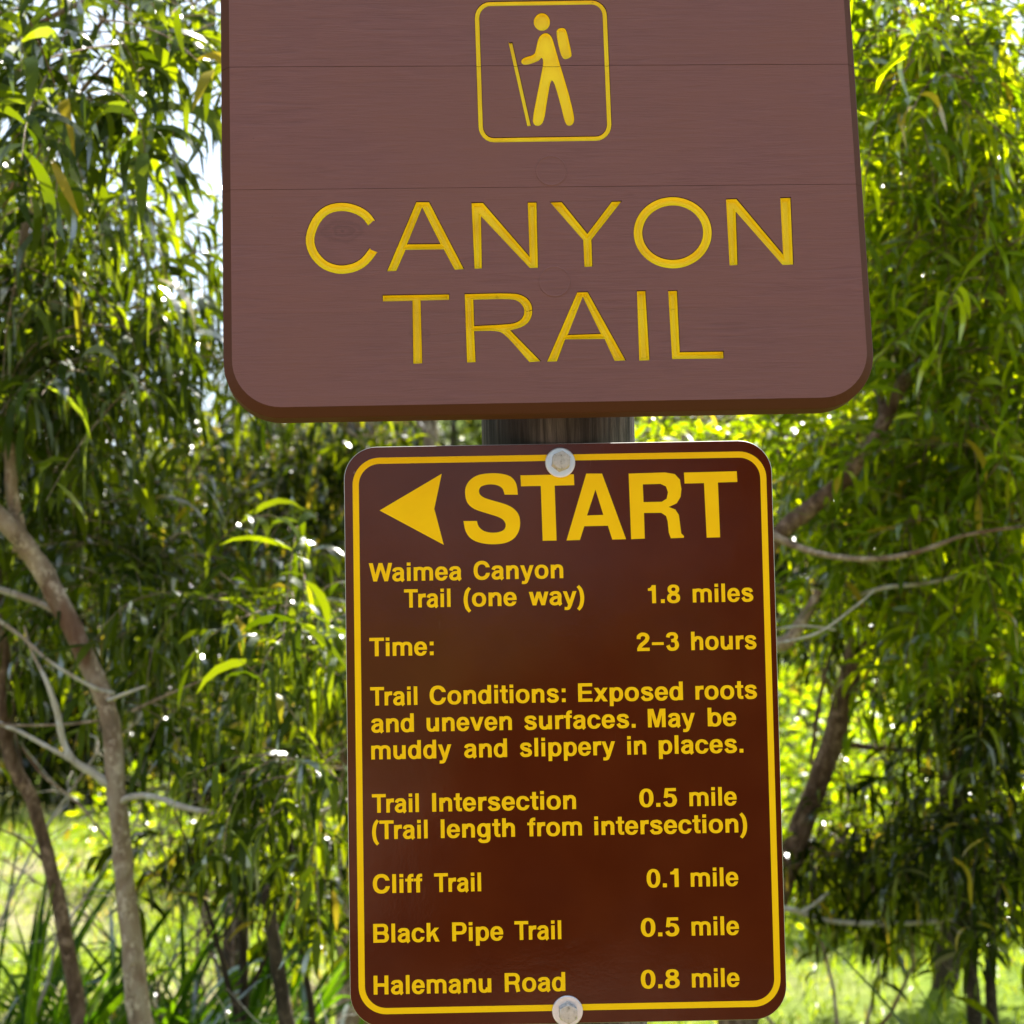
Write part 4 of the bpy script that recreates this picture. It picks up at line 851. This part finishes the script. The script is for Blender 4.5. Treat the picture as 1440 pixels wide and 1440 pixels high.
# dim undergrowth at the foot of those trees and the forested slope behind
rg = np.random.default_rng(9)
def scatter_leaves(name, n, fx, size, mt, segs=2, kind='stuff', zfun=None):
    P = fx(n); D = nrm(rg.normal(size=(n, 3))); D[:, 2] = abs(D[:, 2])
    V, F = leaf_mesh(P, D, size*rg.uniform(.5, 1.5, n), size*.4*rg.uniform(.6, 1.3, n), rg.uniform(.2, .8, n), rg, segs)
    return tag(link(name, np_mesh(name, V, F), mt), kind=kind)
def fxU(n):
    x = rg.uniform(-17, 19, n); y = 26.5+rg.normal(size=n)*1.0+2*np.sin(x*.5); z = rg.random(n)**1.5*(1.5+.7*np.sin(x*1.3))
    return np.stack([x, y, hgt(x, y)+z], 1)
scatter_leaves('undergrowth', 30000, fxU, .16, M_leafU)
def fxF(n):
    x = rg.uniform(-60, 70, n); y = rg.uniform(34, 80, n); z = rg.random(n)*(4.5+1.5*np.sin(x*.35+y*.2)+1.2*np.sin(x*.9))
    return np.stack([x, y, hgt(x, y)+z], 1)
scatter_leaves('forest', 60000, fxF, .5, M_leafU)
# the right has a bright bush in front of the dark trees
def bush(u, d, v0, ru, hgt_m, n, mt_, label, seed, group='bushes by the meadow', lf=1.0):
    rg_ = np.random.default_rng(seed); g_ = groundpt(u, d) if d > 0 else np.array([u, d, float(hgt(u*1., d*1.))]); root = empty('leafy_bush', tuple(g_)); tag(root, label, 'bush', group)
    q = nrm(rg_.normal(size=(n, 3)))*rg_.random((n, 1))**.45; q[:, 2] = abs(q[:, 2])
    P = g_+q*np.array([ru, ru*.8, hgt_m]); D = nrm(q+rg_.normal(size=(n, 3))*.6)
    V, F = leaf_mesh(P, D, .10*lf*rg_.uniform(.6, 1.4, n), .035*lf*rg_.uniform(.6, 1.4, n), rg_.uniform(.2, .8, n), rg_, 4)
    tag(link('foliage', np_mesh('foliage', V, F), mt_, root, True), kind='stuff')
    st = []
    for k in range(7):
        a = rg_.uniform(0, 6.3); e = g_+np.array([math.cos(a)*ru*.6, math.sin(a)*ru*.5, hgt_m*.8]); st.append(np.stack([g_*(1-t)+e*t for t in np.linspace(0, 1, 7)]))
    Vs, Fs = tube_np(np.stack(st), .018, .004, 6); tag(link('stems', np_mesh('stems', Vs, Fs), M_barkR, root, True), kind='stuff')
bush(1250, 11.5, 0, .95, 1.55, 3600, M_leafY, 'bright lime green bush in full sun, right of the metal sign', 71)
bush(1130, 13.0, 0, .6, 2.1, 1600, M_leafY, 'tall lime green bush touching the right edge of the metal sign', 72)
bush(1420, 12.5, 0, .6, 1.3, 1200, M_leafB, 'green sunlit bush at the right edge of the photo', 73)
bush(240, 15, 0, .9, 1.3, 1500, M_leafB, 'sunlit bush on the far lawn beside the mottled trunk', 74)

# ------------------------------------------------------------------ grass of the meadow and strap-leaved plants
def blades(n, fx, L, W, mt, name, droop=(.1, .6), segs=3, parent=None, kind='stuff'):
    P = fx(n); D = rg.normal(size=(n, 3))*.35; D[:, 2] = 1; D = nrm(D)
    V, F = leaf_mesh(P, D, L*rg.uniform(.5, 1.4, n), W*rg.uniform(.7, 1.3, n), rg.uniform(*droop, n), rg, segs)
    o = link(name, np_mesh(name, V, F), mt, parent, parent is not None); tag(o, kind=kind); return o
def fxG(n):
    d = 7.0+19*rg.random(n)**.8; u = rg.uniform(-.33, .33, n); x = d*u; keep = np.sin(x*2.1+1.3*np.sin(d*.9))+np.sin(d*1.7+x) + rg.normal(size=n)*.8 > -.9
    x = np.where(keep, x, x*.5+rg.normal(size=n)); return np.stack([x, d, hgt(x, d)], 1)
blades(62000, fxG, .10, .010, M_grass, 'grass', segs=2)
def strap(u, d, n, hl, spread, label, seed, mt_=M_leafS, group='strap-leaved plants at the bottom left'):
    rg_ = np.random.default_rng(seed); g_ = groundpt(u, d); root = empty('strap_leaf_plant', tuple(g_)); tag(root, label, 'plant', group)
    for k in range(n):
        a = rg_.uniform(0, 6.28); D = np.array([[math.cos(a)*spread, math.sin(a)*spread, 1.]]); L = hl*rg_.uniform(.65, 1.2)
        V, F = leaf_mesh(np.array([g_])+np.array([[math.cos(a), math.sin(a), 0]])*rg_.uniform(0, .12), D, np.array([L]), np.array([.024*rg_.uniform(.6, 1.2)]), np.array([rg_.uniform(.25, .78)]), rg_, 8)
        link('leaf', np_mesh('leaf', V, F), mt_, root, True)
for q, (u, d, n, hl, lb) in enumerate([(20, 5.6, 65, 1.07, 'strap-leaved green plant in the bottom left corner'), (105, 5.3, 59, 0.90, 'strap-leaved green plant under the slender brown trunk'),
    (165, 6.2, 54, 1.07, 'strap-leaved green plant between the two left trunks'), (262, 5.8, 59, 1.07, 'strap-leaved green plant just right of the mottled trunk foot'), (330, 6.4, 44, 0.90, 'strap-leaved green plant at the foot of the thin forked sapling'),
    (-40, 6.3, 54, 1.12, 'tall strap-leaved plant cut off by the left edge of the photo'), (440, 5.8, 39, 0.84, 'small strap-leaved plant beside the metal sign bottom left corner')]):
    strap(u, d, n, hl, .42, lb, 200+q)
strap(1448, 4.9, 16, 1.05, .5, 'shiny strap-leaved plant with pale stalks in the bottom right corner', 220, group='strap-leaved plants at the bottom right')
strap(1405, 5.6, 18, .8, .4, 'green strap-leaved plant under the dark double stem on the right', 221, group='strap-leaved plants at the bottom right')

# ------------------------------------------------------------------ unseen trees and bushes added behind the camera to darken the sheet's reflections
for q, (x, y, hw_, tp, lb) in enumerate([(-9, -9, 3.6, 9, 'unseen broad tree added at the left end of the row behind the camera'), (-5.5, -12, 2.8, 10, 'unseen tall tree added left of the middle of the row behind the camera'),
    (3.4, -11, 3.6, 9.5, 'unseen tall tree added right of the middle of the row behind the camera'), (9.5, -8.5, 3.4, 9, 'unseen broad tree added at the right end of the row behind the camera')]):
    rg = np.random.default_rng(300+q); g_ = np.array([x, y, float(hgt(x*1., y*1.))]); root = empty('reflection_tree', tuple(g_)); tag(root, lb, 'tree', 'unseen trees added for reflections')
    V, F = tube_np(np.stack([np.stack([g_+[.3*math.sin(z_*2+q), 0, z_*tp*.8] for z_ in np.linspace(0, 1, 9)])]), .22, .06, 10)
    link('trunk', np_mesh('trunk', V, F), M_barkC, root, True)
    far_crown(root, g_+[0, 0, tp*.5], hw_, 2.4, tp*.6, 5000, M_leafU, rg, .34)

for q, (x, y, ru_, h_, lb) in enumerate([(-2.3, -4.2, 1.15, 1.5, 'unseen dark bush added left of the reflection gap behind the camera'), (.35, -4.4, .75, 1.35, 'unseen low dark bush added in the middle behind the camera'), (1.75, -4.0, 1.0, 1.7, 'unseen tall dark bush added right of the middle behind the camera'), (3.9, -4.6, 1.3, 1.6, 'unseen wide dark bush added at the right behind the camera')]):  # unseen bushes, added to break the sheet's reflection into dark and bright patches
    bush(x, y, 0, ru_, h_, 2600, M_leafU, lb, 400+q, 'unseen bushes added for reflections', 1.8)
